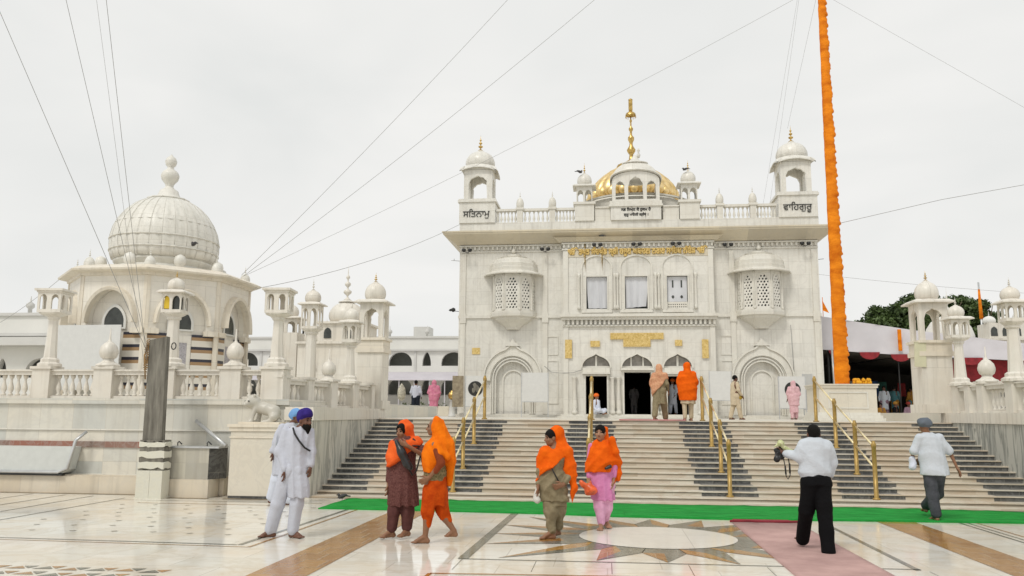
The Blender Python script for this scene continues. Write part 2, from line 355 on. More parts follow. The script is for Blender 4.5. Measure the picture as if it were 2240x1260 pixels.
# triangle mosaic, bottom left
for i in range(10):
    for j in range(4):
        px=-8.0+i*.32; py=7.9+j*.32+(i%3)*.02
        if py>9.2-abs(px+6.3)*.22: continue
        t=(g,o)[(i+j)%2]
        sheet(t,[(px,py),(px+.24,py+.03),(px+.12,py+.16)]); sheet((o,g)[(i+j)%2],[(px+.13,py+.17),(px+.26,py+.05),(px+.30,py+.2)])
struct('paving_diamond_inlay',dd,pm('faded_diamond_stone',(.36,.34,.28),.15,var=.4,scale=1.5)); struct('paving_grey_inlay',g,M_GRY); struct('paving_ochre_inlay',o,M_OCH)
# steps
NS=16; SH=PZ/NS; TD=.306; FY=17.42
RAILX=[-3.24,-.37,2.50,5.36]
st=MB(); dk=MB(); gv=MB(); tk=MB()
for i in range(NS):
    y=FY+i*TD; z0=i*SH; 
    y1=FY+(i+1)*TD if i<NS-1 else 22.4
    st.box(SX0,SX1,y,y1+.05,z0,z0+SH-.025)            # riser block
    gv.box(SX0+.003,SX1-.003,y-.004,y+.01,z0+SH-.040,z0+SH-.0255)  # grimy dark strip, coloured in as the shadow line under each nosing
    st.box(SX0,SX1,y-.032,y1+.03,z0+SH-.025+.001,z0+SH)   # nosing slab
    if 0<i<NS-1 or i==NS-1:
        segs=[(SX0+.005,SX0+.95+.04*math.sin(i*2.1)),(SX1-.95-.04*math.sin(i*1.3),SX1-.005)]+[(r-.60-.05*math.sin(i*1.7+r),r+.58+.05*math.cos(i*2.3+r)) for r in RAILX]
        for a,c in segs:
            dk.box(a,c,y-.008,y+.02,z0+.003,z0+SH-.0265)
            if i<NS-1: tk.box(a+.05,c-.07,y+.03,y1-.008,z0+SH+.001,z0+SH+.004)
struct('steps',st,M_STEP); struct('steps_dark_inlay',dk,M_DSTEP); struct('steps_grey_inlay',tk,marble('grey_step_marble',(.17,.17,.165),(.26,.255,.24),tile=(.45,.5),vamt=.3,vein=(.5,.48,.44),rough=.3,vscale=3)); struct('steps_shadow_line',gv,pm('grimy_shadow_line',(.07,.05,.035),.8,var=.5,scale=1.6,hue=(.40,.33,.24),stretch=(1,9,9)))
pl=MB(); pl.box(-150,150,22.41,160,.5,PZ-.002); struct('platform',pl,M_PLAT)
gr=MB()
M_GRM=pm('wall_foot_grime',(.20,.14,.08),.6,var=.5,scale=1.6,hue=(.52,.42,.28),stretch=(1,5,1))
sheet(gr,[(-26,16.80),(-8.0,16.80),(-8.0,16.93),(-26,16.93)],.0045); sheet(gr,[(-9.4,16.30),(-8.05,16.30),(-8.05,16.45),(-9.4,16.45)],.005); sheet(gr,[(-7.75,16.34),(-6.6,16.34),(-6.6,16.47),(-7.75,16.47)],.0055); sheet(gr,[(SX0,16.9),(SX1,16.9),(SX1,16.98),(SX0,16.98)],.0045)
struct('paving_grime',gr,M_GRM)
kb=MB(); kb.box(SX0,SX1,16.98,FY-.03,.0,.035); struct('kerb',kb,M_STEP)

# ============================================================ TEMPLE
K=38/34
def TX(x,y,z): return (x*K,(34+y)*K,CAM_H+(z-CAM_H)*K)   # facade plane is y=0, sizes grow with K
def T(): return MB(TX)
G0=1.62   # foot of the facade
temple=thing('temple','white marble temple with gold dome, corner turrets and three dark doorways','temple',(0,0,0))
XL,XR,XC=-6.12,8.62,1.25
CA,CB=-1.72,4.42    # central bay
def reveal(mb,outline,t=.06,w=.07,y=0,closed=False):
    """raised moulding following an outline in the facade plane"""
    ps=[Vector((a,0,c)) for a,c in outline]; n=len(ps); inn=[];out=[]
    for i in range(n):
        d=(ps[min(i+1,n-1)]-ps[max(i-1,0)]).normalized(); nn=Vector((-d.z,0,d.x)); inn.append(ps[i]); out.append(ps[i]+nn*w)
    vs=[];fs=[]
    for p in inn: vs+= [(p.x,y,p.z),(p.x,y-t,p.z)]
    m=len(vs)
    for p in out: vs+= [(p.x,y,p.z),(p.x,y-t,p.z)]
    for i in range(n-1):
        a=2*i
        fs+=[(a+1,a+3,m+a+3,m+a+1),(a,a+1+0,a+3,a+2)[::1],(m+a,m+a+2,m+a+3,m+a+1)]
    fs+=[(0,1,m+1,m)[::-1],(2*n-2,2*n-1,m+2*n-1,m+2*n-2)]
    mb.add(vs,fs); return mb
w=T()
# flanks with recessed blind arches
for (xa,xb,ac) in((XL,CA,-3.81),(CB,XR,6.24)):
    ho=arch(ac,1.75,3.15,3.88,.70,'round',24)
    w.plate(rect(xa,xb,G0,8.9),[ho],.18,lambda u,v,q:(u,q,v))
    w.box(ac-.9,ac+.9,.19,.3,1.62,4.2)
# centre bay
cy_=-.28
lun=[]; doors=[(-.80,.05,3.29),(.75,1.81,3.44),(2.47,3.32,3.29)]
wins=[(-.75,.10),(.83,1.74),(2.53,3.36)]
for (a,c,z) in doors:
    lun.append(rect(a,c,1.76,z)); m_=(a+c)/2; lw=.56 if c-a<1 else .61
    lun.append(arch(m_,3.62,3.63,4.17,lw,'ogee',20)[1:-1])
for (a,c) in wins: lun.append(rect(a,c,6.03,7.37))
w.plate(rect(CA,CB,G0,8.9),lun,.5,lambda u,v,q:(u,cy_+q,v))
# sides, back, roof
w.box(XL,XL+.3,.181,14,G0,8.9); w.box(XR-.3,XR,.181,14,G0,8.9); w.box(XL,XR,14.01,14.3,G0,8.9)
w.box(XL+.31,XR-.31,.51,14,8.6,8.89)
part('wall',w,M_FAC,temple)
# base courses
w=T(); w.box(XL-.12,CA-.3,-.22,-.001,1.45,1.72); w.box(CB+.3,XR+.12,-.22,-.001,1.45,1.72); w.box(CA-.3,CB+.3,-.62,cy_-.001,1.45,1.66); w.box(CA-.1,CB+.1,-.46,cy_-.001,1.661,1.75)
part('base_course',w,M_TRIM,temple)
# interior room
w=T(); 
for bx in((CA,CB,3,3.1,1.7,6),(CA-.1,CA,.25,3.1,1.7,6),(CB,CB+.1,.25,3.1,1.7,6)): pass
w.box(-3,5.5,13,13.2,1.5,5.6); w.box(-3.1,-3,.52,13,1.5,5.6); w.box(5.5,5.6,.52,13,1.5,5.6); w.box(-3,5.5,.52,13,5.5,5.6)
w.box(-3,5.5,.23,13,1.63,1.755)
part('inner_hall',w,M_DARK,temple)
# door surrounds, lintels, lunette windows
for i,(a,c,z) in enumerate(doors):
    m_=(a+c)/2; lw=.56 if c-a<1 else .61
    d=T(); y=cy_
    d.box(a-.07,a-.002,y-.05,y+.2,1.76,z+.06); d.box(c+.002,c+.07,y-.05,y+.2,1.76,z+.06); d.box(a-.001,c+.001,y-.045,y+.2,z+.003,z+.06)
    df=part('door_frame',d,M_FAC,temple)
    d=T(); d.box(a-.14,c+.14,y-.2,y-.001,z+.07,z+.15); d.box(a-.12,c+.12,y-.14,y-.002,z+.151,3.6); part('door_lintel',d,M_TRIM,temple)
    p=T(); p.plate(arch(m_,3.63,3.64,4.15,lw-.01,'ogee',20)[1:-1],[],.03,lambda u,v,q:(u,cy_+.22+q,v)); lw_=part('lunette_window',p,M_WIN,temple)
    f=T(); f.box(m_-lw,m_+lw,cy_+.12,cy_+.2,3.625,3.70)
    if i==1: 
        f.box(m_-.27,m_-.21,cy_+.13,cy_+.2,3.7,4.08); f.box(m_+.21,m_+.27,cy_+.13,cy_+.2,3.7,4.08)
    else: f.box(m_-.04,m_+.04,cy_+.13,cy_+.2,3.7,4.12)
    part('frame',f,M_FRAME,lw_)
    r=T(); reveal(r,arch(m_,3.62,3.63,4.17,lw,'ogee',20)[::-1],.05,-.06,cy_); part('arch_moulding',r,M_TRIM,temple)
    # engaged columns between the doors
for x in(-1.25,.40,2.14,3.75):
    c_=T()
    for dx in((-.12,.12) if x in(.40,2.14) else (0,)):
        c_.ring(x+dx,cy_-.10,[(.12,1.751),(.12,1.85),(.075,1.93),(.11,2.05),(.10,2.2),(.07,2.6),(.065,3.1),(.1,3.2),(.12,3.24)],12)
    part('engaged_column',c_,M_TRIM,temple)
# upper windows: surrounds, blind arches, columns, sheets
for i,(a,c) in enumerate(wins):
    m_=(a+c)/2; y=cy_
    f=T(); reveal(f,arch(m_,6.0,7.75,8.22,(c-a)/2+.16,'round',18)[::-1],.05,-.06,y)
    f.box(a-.05,a-.003,y-.04,y+.1,6.0,7.42); f.box(c+.003,c+.05,y-.04,y+.1,6.0,7.42); f.box(a-.002,c+.002,y-.04,y+.1,7.373,7.42)
    f.box(a-.2,c+.2,y-.12,y-.002,5.86,5.97)
    wf=part('window_frame',f,M_TRIM,temple)
    p=T(); nn=10
    if i<2:
        vs=[];fs=[]
        for q in range(nn+1):
            u=q/nn; x=a+.01+(c-a-.02)*u; dd=.03*math.sin(q*2.1+i)+.02*math.sin(q*4.7)
            xb=x+(.02 if i else .07)*(1-u)-(.05*u*u if i else 0) ; vs+=[(x,y+.1,7.36),(x+.02,y+.08+dd,6.8),(xb,y+.07+dd*1.6,6.06+.07*u*i)]
        for q in range(nn): fs+=[(3*q,3*q+3,3*q+4,3*q+1),(3*q+1,3*q+4,3*q+5,3*q+2)]
        p.add(vs,fs,True); part('hung_sheet',p,M_SHEET,temple)
    else:
        p.box(a+.02,c-.02,y+.1,y+.13,6.32,7.35); pn=part('window_panel',p,M_SHEET,temple)
        d=T()
        for xx in(a+.24,c-.24): d.box(xx-.03,xx+.03,y+.09,y+.099,6.9,7.2); d.ring(xx,y+.09,[(.001,6.44),(.05,6.49),(.05,6.54),(.001,6.59)],8,sy=.1)
        part('panel_slot',d,M_DARKG,pn)
        hs=[]
        for q in range(9):
            for r_ in range(2):
                ux=a+.07+q*.085; uz=6.1+r_*.1; s=.028; hs.append([(ux-s,uz),(ux,uz-s),(ux+s,uz),(ux,uz+s)])
        d=T(); d.plate(rect(a+.005,c-.005,6.035,6.31),hs,.04,lambda u,v,q:(u,cy_+.06+q,v)); part('pierced_panel',d,M_TRIM,temple)
    p=T(); p.box(a+.001,c-.001,cy_+.3,cy_+.34,6.031,7.369); part('window_back',p,M_DARKG,temple)
for x in(-1.05,.42,.52,2.08,2.2,3.68):
    c_=T(); c_.ring(x,cy_-.05,[(.07,6.0),(.07,6.12),(.04,6.2),(.045,6.6),(.035,7.3),(.07,7.4),(.07,7.5)],10); part('window_column',c_,M_TRIM,temple)
# string courses, ledge with dentils, top frieze
w=T()
w.box(XL-.02,CA-.01,-.07,-.002,5.70,5.82); w.box(CB+.01,XR+.02,-.07,-.002,5.70,5.82)
w.box(CA-.1,CB+.1,cy_-.32,cy_-.002,5.68,5.80); w.box(CA-.06,CB+.06,cy_-.22,cy_-.003,5.56,5.679); w.box(CA-.03,CB+.03,cy_-.10,cy_-.004,5.30,5.36)
for q in range(34):
    x=CA+.05+q*(CB-CA-.1)/33.; w.box(x-.045,x+.045,cy_-.15,cy_-.005,5.37,5.559)
for xa,xb,yy in((XL,CA-.02,0),(CB+.02,XR,0),(CA-.04,CB+.04,cy_)):
    n=int((xb-xa)/.19)
    for q in range(n):
        x=xa+.09+q*(xb-xa-.18)/(n-1); w.box(x-.04,x+.04,yy-.09,yy-.003,8.60,8.74)
    w.box(xa,xb,yy-.13,yy-.002,8.745,8.80); w.box(xa,xb,yy-.05,yy-.004,8.50,8.56)
part('string_course',w,M_TRIM,temple)
# corner pilasters
for x in(XL+.18,XR-.18,CA+.12,CB-.12,CA-.75,CB+.75):
    yy=cy_ if CA<x<CB else 0; w=T()
    w.box(x-.1,x+.1,yy-.05,yy-.002,1.75,5.5); w.box(x-.13,x+.13,yy-.08,yy-.003,5.501,5.901)
    w.box(x-.1,x+.1,yy-.05,yy-.002,5.902,8.45); part('pilaster',w,M_TRIM,temple)
for xx in(CA-.45,CB+.45):
    for z0,z1 in((4.2,4.9),(2.2,3.9)):
        w=T(); w.plate(rect(xx-.24,xx+.24,z0-.04,z1+.04),[rect(xx-.2,xx+.2,z0,z1)],.03,lambda u,v,q:(u,-.03+q,v)); part('wall_panel_moulding',w,M_TRIM,temple)
# small wall-tablets (carved frames)
# cove eave
w=T()
def cove(mb,x0,x1,y0,y1,prof):
    """prof: list of (outward, z)"""
    vs=[];fs=[]
    for o_,z in prof: vs+=[(x0-o_,y0-o_,z),(x1+o_,y0-o_,z),(x1+o_,y1+o_,z),(x0-o_,y1+o_,z)]
    for j in range(len(prof)-1):
        for i in range(4):
            k=(i+1)%4; fs.append((4*j+i,4*j+k,4*j+4+k,4*j+4+i))
    fs.append((3,2,1,0)); n=4*len(prof)-4; fs.append((n,n+1,n+2,n+3)); mb.add(vs,fs)
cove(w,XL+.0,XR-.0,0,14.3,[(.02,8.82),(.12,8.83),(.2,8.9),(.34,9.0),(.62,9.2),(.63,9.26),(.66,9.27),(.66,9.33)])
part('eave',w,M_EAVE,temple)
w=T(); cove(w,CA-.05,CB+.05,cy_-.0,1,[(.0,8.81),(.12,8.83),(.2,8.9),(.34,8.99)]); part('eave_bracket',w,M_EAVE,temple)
# parapet
w=T(); yp=-.6
w.box(-6.04,8.56,yp,yp+.5,9.335,9.66)
part('parapet_base',w,M_FAC,temple)
bl=[(-4.52,-3.62),(-3.38,-2.26),(-2.02,-1.2),(3.78,4.58),(4.84,5.9),(6.16,6.96)]

bal_me=None
def baluster_mb(xf,x,y,z0,z1,r,n=8):
    h=z1-z0; m=MB(xf); m.ring(x,y,[(r*.9,z0),(r*.9,z0+.08*h),(r*.45,z0+.12*h),(r,z0+.3*h),(r*.95,z0+.42*h),(r*.4,z0+.68*h),(r*.4,z0+.8*h),(r*.8,z0+.88*h),(r*.85,z1)],n); return m
first=None
for a,c in bl:
    n=6; pp=T(); pp.box(a,c,yp+.05,yp+.25,10.16,10.26); rail=part('parapet_rail',pp,M_TRIM,temple)
    for q in range(n):
        x=a+(q+.5)*(c-a)/n
        if first is None:
            first=baluster_mb(None,0,0,0,.5*K,.055*K).build('baluster',M_TRIM,rail); o=first
        else: o=first.copy(); COL.objects.link(o); o.parent=rail
        o.location=TX(x,yp+.15,9.66)
for x in(-3.5,-2.14,4.71,6.03):
    p=T(); p.box(x-.12,x+.12,yp+.0,yp+.26,9.661,10.2); p.box(x-.17,x+.17,yp-.04,yp+.3,10.201,10.3); pp=part('parapet_post',p,M_TRIM,temple)
    f=T(); onion(f,x,yp+.13,10.3,.165,.45,16,.04,8); finial(f,x,yp+.13,10.73,.32,.035,6); part('dome_finial',f,M_TRIM,pp)
# carved solid parapet either side of the name board
for a,c in((-.36,.27),(2.42,3.06)):
    w=T(); w.box(a,c,yp+.02,yp+.3,9.661,10.2); w.box(a,c,yp-.03,yp+.32,10.201,10.26); part('carved_parapet',w,M_TRIM,temple)
# segmental gable behind the parapet
w=T(); 
def seg(cx,hw,z0,zs,zt,n=24): return [(cx-hw,z0)]+[(cx-hw*math.cos(PI*i/n),zs+(zt-zs)*math.sin(PI*i/n)**.8) for i in range(n+1)]+[(cx+hw,z0)]
w.plate(seg(1.35,2.35,9.7,10.2,10.95),[],.5,lambda u,v,q:(u,.4+q,v))
reveal(w,[(1.35-2.42*math.cos(PI*i/24),10.2+.80*math.sin(PI*i/24)**.8) for i in range(25)],.14,.07,.4)
part('curved_gable',w,M_TRIM,temple)
def kiosk(par,nm,xf,cx,cy,z0,hw,h,mat,rd,hd,hf,mfin=None,arches=1,aw=.56,ah=.8,eave=.12,eh=.12,kind='cusp',th=None,curved=False,rib=16,drum=.0,plinth=True,solid_back=False,domeprof=ONION,emat=None,amat=None,az=.0):
    """small domed pavilion, open on four sides"""
    mfin=mfin or mat; th=th or hw*.22; emat=emat or mat
    o=MB(xf)
    hs=[]
    for q in range(arches):
        w_=2*hw/arches; c_=-hw+w_*(q+.5); k_=aw if arches==1 or q!=arches//2 else aw*1.12
        hs.append([(u,v) for u,v in arch(c_,z0+az,z0+ah*h*.68,z0+ah*h,w_/2*k_*1.15,kind,14)])
    b0=z0-.0001
    def edge(holes):
        out=[(-hw,b0)]
        if az==0:
            for hl in holes: out+= hl
        out+=[(hw,b0),(hw,z0+h),(-hw,z0+h)]; return out
    ed=edge(hs); hh=[] if az==0 else hs
    o.plate(ed,hh,th,lambda u,v,q:(cx+u,cy-hw+q,v)); 
    o.plate(ed,hh,th,lambda u,v,q:(cx-u,cy+hw-q,v))
    hw2=hw-th-.001
    e2=[(max(-hw2,min(hw2,u)),v) for u,v in ed]; h2=hh
    o.plate(e2,h2,th,lambda u,v,q:(cx+hw-.001-q,cy+u,v)); o.plate(e2,h2,th,lambda u,v,q:(cx-hw+.001+q,cy-u,v))
    ch=o.build(nm,mat,par)
    e=MB(xf)
    if curved:
        n=12
        for sgn,ax in((-1,'y'),(1,'y'),(-1,'x'),(1,'x')):
            vs=[];fs=[]
            for i in range(n+1):
                u=-1+2*i/n; bow=(1-u*u)*hw*.28
                zz=z0+h-.02+bow; U=u*(hw+eave)
                vs+=[(U,hw-.01,zz+.09*hw),(U,hw+eave,zz-.14*hw),(U,hw+eave,zz-.07*hw),(U,hw-.01,zz+.2*hw)]
            for i in range(n):
                for k in range(4): fs.append((4*i+k,4*i+(k+1)%4,4*i+4+(k+1)%4,4*i+4+k))
            fs+=[(0,1,2,3),(4*n+3,4*n+2,4*n+1,4*n)]
            if ax=='y': vs=[(cx+a,cy+sgn*b_,c) for a,b_,c in vs]
            else: vs=[(cx+sgn*b_,cy+a,c) for a,b_,c in vs]
            e.add(vs,fs)
        e.box(cx-hw,cx+hw,cy-hw,cy+hw,z0+h-.01,z0+h+hw*.2)
        ztop=z0+h+hw*.2
    else:
        e.box(cx-hw-eave,cx+hw+eave,cy-hw-eave,cy+hw+eave,z0+h+.001,z0+h+eh*.35,0)
        e.box(cx-hw-eave,cx+hw+eave,cy-hw-eave,cy+hw+eave,z0+h+eh*.35+.001,z0+h+eh,eave*.7)
        ztop=z0+h+eh
    e.ring(cx,cy,[(rd*1.02,ztop-.01),(rd*1.02,ztop+drum+.02),(rd*.8,ztop+drum+.03)],24)
    e.build('eave',emat,ch)
    d=MB(xf); zt=ztop+drum+.025; onion(d,cx,cy,zt,rd,hd,32,.05,rib,domeprof); d.ring(cx,cy,[(rd*.36,zt+hd*.93),(rd*.30,zt+hd*.97),(rd*.1,zt+hd*1.06),(rd*.05,zt+hd*1.1)],14); dm=d.build('dome',mat,ch)
    f=MB(xf); finial(f,cx,cy,zt+hd*1.05,hf,rd*.17); f.build('finial',mfin,ch)
    return ch
# corner turrets
for cx,s,txt in((-5.30,-1,'ਸਿਤਨਾਮੁ'),(7.78,1,'ਵਾਿਹਗੁਰੂ')):
    b=T(); b.box(cx-.76,cx+.76,yp-.06,yp+1.44,9.662,10.55); b.box(cx-.82,cx+.82,yp-.12,yp+1.5,10.551,10.64); b.box(cx-.79,cx+.79,yp-.09,yp+1.47,10.641,10.7)
    tb=part('turret_base',b,M_FAC,temple)
    x_,y_,z_=TX(cx-.03,yp-.075,10.05); t=text_mesh('lettering',txt,.42,M_BLACK,tb,(x_,y_,z_),1.13*K,.015)
    kiosk(temple,'turret',TX,cx,yp+.69,10.70,.60,1.32,M_FAC,.64,.84,.70,M_GOLD,1,.58,.80,.17,.12,'cusp',.12,curved=True)
# name board and central pavilion
b=T(); b.box(.28,2.33,yp-.1,yp+.32,9.662,10.22); sg=part('name_board',b,M_FAC,temple)
b=T(); b.box(.2,2.41,yp-.16,yp+.35,10.221,10.30); b.box(.24,2.37,yp-.12,yp+.9,10.301,10.46); part('ledge',b,M_TRIM,sg)
x_,y_,z_=TX(1.31,yp-.105,10.06); text_mesh('lettering','ਸਭ ਿਸਖਨ ਕੋ ਹੁਕਮ ਹੈ',.2,M_BLACK,sg,(x_,y_,z_),1.22*K,.01,outline=.009)
x_,y_,z_=TX(1.31,yp-.105,9.85); text_mesh('lettering','ਗੁਰੂ ਮਾਿਨਓ ਗ੍ਰੰਥ ।',.2,M_BLACK,sg,(x_,y_,z_),1.0*K,.01,outline=.009)
c=T(); hw=.97; cx=1.32
hs=[arch(cx-.64,10.55,11.08,11.34,.19,'cusp',14),arch(cx,10.55,11.08,11.54,.31,'cusp',16),arch(cx+.64,10.55,11.08,11.34,.19,'cusp',14)]
top=[(cx+hw*math.cos(PI*i/20),11.34+.40*math.sin(PI*i/20)**.9) for i in range(21)]
c.plate([(cx-hw,10.461),(cx+hw,10.461)]+top,hs,.12,lambda u,v,q:(u,yp+q,v))
c.box(cx-hw,cx-hw+.14,yp+.121,yp+1.1,10.461,11.34); c.box(cx+hw-.14,cx+hw,yp+.121,yp+1.1,10.461,11.34)
pv=part('central_pavilion',c,M_FAC,temple)
c=T(); n=20; vs=[];fs=[]
for j,(yy,dz) in enumerate(((yp-.12,0),(yp-.12,.05),(yp+.1,.12),(yp+1.15,.13),(yp+1.15,0))):
    for i in range(n+1):
        a=PI*i/n; vs.append((cx+(hw+.09)*math.cos(a),yy,11.33+dz+.45*math.sin(a)**.9))
for j in range(4):
    for i in range(n): fs.append((j*(n+1)+i,j*(n+1)+i+1,(j+1)*(n+1)+i+1,(j+1)*(n+1)+i))
for i in range(n): fs.append((i,i+1,4*(n+1)+i+1,4*(n+1)+i)[::-1])
c.add(vs,fs,True)
c.ring(cx,yp+.6,[(.98,11.45),(.97,11.66),(.9,11.86),(.78,12.02),(.64,12.14),(.52,12.21),(.46,12.22)],32,sy=.6)
c.ring(cx,yp+.6,[(.55,12.22),(.55,12.26),(.36,12.28),(.22,12.38),(.12,12.5),(.05,12.62)],24,sy=.7)
c.ring(cx+.16,yp+.6,[(.05,12.5),(.09,12.62),(.03,12.72),(.07,12.82),(.02,12.92)],10)
part('curved_roof',c,M_FAC,pv)
for cx in(-.80,3.49):
    b=T(); b.box(cx-.40,cx+.40,yp-.06,yp+.7,9.663,10.36); b.box(cx-.46,cx+.46,yp-.12,yp+.76,10.361,10.46); part('kiosk_base',b,M_TRIM,temple)
    kiosk(temple,'kiosk',TX,cx,yp+.33,10.46,.33,.68,M_FAC,.31,.52,.45,M_GOLD,2,.62,.8,.15,.1,'cusp',.05)
# gilded dome and spire behind
d=T(); onion(d,1.4,5.2,11.85,2.2,2.0,96,.09,24,[(.9,0),(1,.1),(1.0,.22),(.93,.36),(.82,.5),(.68,.64),(.52,.77),(.35,.88),(.18,.96),(.06,1.0)]); gd=part('gilded_dome',d,M_GDOME,temple)
d=T(); d.ring(1.4,5.2,[(2.0,8.9),(2.0,11.4),(2.1,11.5),(2.1,11.84),(1.9,11.86)],32); part('drum',d,M_TRIM,temple)
d=T()
for q in range(24):
    a=2*PI*q/24; d.ring(1.4+2.02*math.cos(a),5.2+2.02*math.sin(a),[(.03,11.8),(.2,11.95),(.24,12.1),(.14,12.25),(.02,12.38)],8)
part('petal',d,M_GDOME,gd)
d=T(); p=[(.75,13.6),(.7,13.75),(.35,13.9),(.16,14.05),(.12,14.28),(.26,14.42),(.28,14.5),(.12,14.68),(.1,14.8),(.2,14.95),(.2,15.05),(.08,15.15),(.07,15.3),(.14,15.4),(.14,15.46),(.05,15.55),(.05,15.72),(.09,15.8),(.04,15.88),(.03,16.1)]
p=[(r_*.76 if z_>14 else r_,z_ if z_<14.1 else 14.1+(z_-14.1)*1.14) for r_,z_ in p]; d.ring(1.36,5.2,p,16); part('spire',d,M_GOLD,gd)
d=T(); d.ring(1.36,5.2,[(.26,16.3),(.24,16.4),(.12,16.5),(.03,16.54)],16,capb=False); d.ring(1.36,5.2,[(.05,16.48),(.10,16.58),(.10,17.08),(.11,17.13),(.02,17.2)],10)
for q in range(12): a=2*PI*q/12; d.ring(1.36+.25*math.cos(a),5.2+.25*math.sin(a),[(.005,16.18),(.02,16.21),(.005,16.3)],5)
part('parasol_finial',d,M_GOLD,gd)
# bay windows
for cx in(-3.80,6.26):
    pts=[(-.98,0),(-.84,-.42),(-.36,-.78),(.36,-.78),(.84,-.42),(.98,0)]
    def poly(mb,sc,z0,z1,sc1=None,yo=0):
        sc1=sc1 or sc; n=len(pts); vs=[(cx+x*sc,y*sc+yo,z0) for x,y in pts]+[(cx+x*sc1,y*sc1+yo,z1) for x,y in pts]
        mb.add(vs,[tuple(range(n))[::-1],tuple(range(n,2*n))]+[(i,(i+1)%n,n+(i+1)%n,n+i) for i in range(n)])
    def polyring(mb,lv):
        n=len(pts); vs=[];fs=[]
        for sc,z in lv: vs+=[(cx+x*sc,y*sc-.001,z) for x,y in pts]
        for j in range(len(lv)-1):
            for i in range(n-1): fs.append((j*n+i,j*n+i+1,(j+1)*n+i+1,(j+1)*n+i))
        mb.add(vs,fs)
    b=T(); polyring(b,[(.22,5.20),(.3,5.22),(.34,5.3),(.55,5.45),(.8,5.6),(.84,5.68),(1.0,5.72),(1.02,5.82)]); poly(b,1.0,5.821,5.93); 
    bw=part('bay_window',b,M_TRIM,temple,)
    # lattice faces
    for i in range(len(pts)-1):
        p0=Vector((cx+pts[i][0]*.93,pts[i][1]*.93)); p1=Vector((cx+pts[i+1][0]*.93,pts[i+1][1]*.93)); d=p1-p0; Lw=d.length; d.normalize(); nrm=Vector((-d.y,d.x))
        fr=lambda u,v,q,p0=p0,d=d,nrm=nrm:(p0.x+d.x*u+nrm.x*q,p0.y+d.y*u+nrm.y*q,v)
        hs=[]; st_=.118
        if Lw>.4:
            ar=arch(Lw/2,6.0,6.95,7.36,Lw/2-.08,'point',12)
            nx=int((Lw-.16)/st_)
            for a_ in range(nx):
                for b_ in range(int(1.4/st_)):
                    u=.08+(a_+.5+(b_%2)*.5)*(Lw-.16)/nx; v=6.02+(b_+.5)*st_
                    hw_=(Lw/2-.08); lim=6.95+.41*max(0,(1-min(1,abs(u-Lw/2)/hw_)**1.7))**.62 if abs(u-Lw/2)<hw_ else 0
                    if u>Lw-.11 or v+.05>lim: continue
                    s=.038+.006*((a_*7+b_*3)%3-1); hs.append([(u-s,v-s*.4),(u-s*.3,v-s*1.1),(u+s,v-s*.5),(u+s*.9,v+s*.6),(u,v+s*1.15)])
        m=T(); m.plate(rect(0,Lw,5.931,7.5),hs,.03,fr); lt=part('lattice_panel',m,M_FAC,bw)
        if Lw>.4:
            m=T(); vs=[fr(a,c,-.02) for a,c in ar]+[fr(a,c,-.02) for a,c in arch(Lw/2,6.0,6.98,7.42,Lw/2-.03,'point',12)]; n=len(ar)
            m.add(vs,[(i_,i_+1,n+i_+1,n+i_) for i_ in range(n-1)]); part('arch_moulding',m,M_TRIM,bw)
    b=T()
    for x,y in pts[1:-1]: b.ring(cx+x*.95,y*.95,[(.05,5.94),(.05,6.0),(.025,6.1),(.04,6.3),(.022,7.3),(.05,7.45)],8)
    part('colonnette',b,M_TRIM,bw)
    b=T(); polyring(b,[(.95,7.48),(1.0,7.5),(1.30,7.46),(1.31,7.5),(1.03,7.62),(1.05,7.78),(1.0,7.8),(1.02,7.94),(.96,7.97),(.93,8.08),(.78,8.17),(.55,8.22),(.58,8.27),(.3,8.30)]); poly(b,.3,8.301,8.38)
    b.ring(cx,-.12,[(.05,8.42),(.11,8.52),(.05,8.62),(.015,8.75)],10); part('hood_roof',b,M_TRIM,bw)
    b=T(); poly(b,.80,5.94,7.5); part('screened_recess',b,M_DARKG,bw)  # recess shade behind the lattice is put into this dark colour
    # blind arch hood below
    ac=cx-.01 if cx<0 else cx-.02
    b=T()
    for q,(hw_,zt,tt) in enumerate(((.70,3.88,.05),(.80,4.0,.09),(.88,4.08,.05))):
        reveal(b,arch(ac,1.75,3.15,zt,hw_,'round',28)[::-1],tt,-.05,0)
    b.plate(arch(ac,3.1,3.2,4.58,1.15,'ogee',40)+arch(ac,3.1,3.15,4.12,.93,'round',40)[::-1],[],.13,lambda u,v,q:(u,-.131+q,v))
    reveal(b,arch(ac,3.10,3.2,4.58,1.16,'ogee',40)[1:-1][::-1],.2,-.06,0)
    b.box(ac-1.38,ac-1.08,-.24,-.002,3.09,3.17); b.box(ac+1.08,ac+1.38,-.24,-.002,3.09,3.17)
    b.ring(ac,-.1,[(.02,4.55),(.12,4.62),(.1,4.7),(.03,4.82)],10)
    vs=[(ac-.3,-.23,4.52),(ac+.3,-.23,4.52),(ac,-.23,4.75),(ac-.3,0,4.52),(ac+.3,0,4.52),(ac,0,4.75)]; b.add(vs,[(0,1,2),(0,3,4,1),(1,4,5,2),(2,5,3,0)])
    part('blind_arch',b,M_TRIM,temple)
    b=T(); reveal(b,arch(ac,1.75,3.1,3.5,.40,'round',16)[::-1],.06,-.06,.19); b.box(ac-.7,ac+.7,-.14,.19,1.64,1.75); part('blind_doorway',b,M_TRIM,temple)
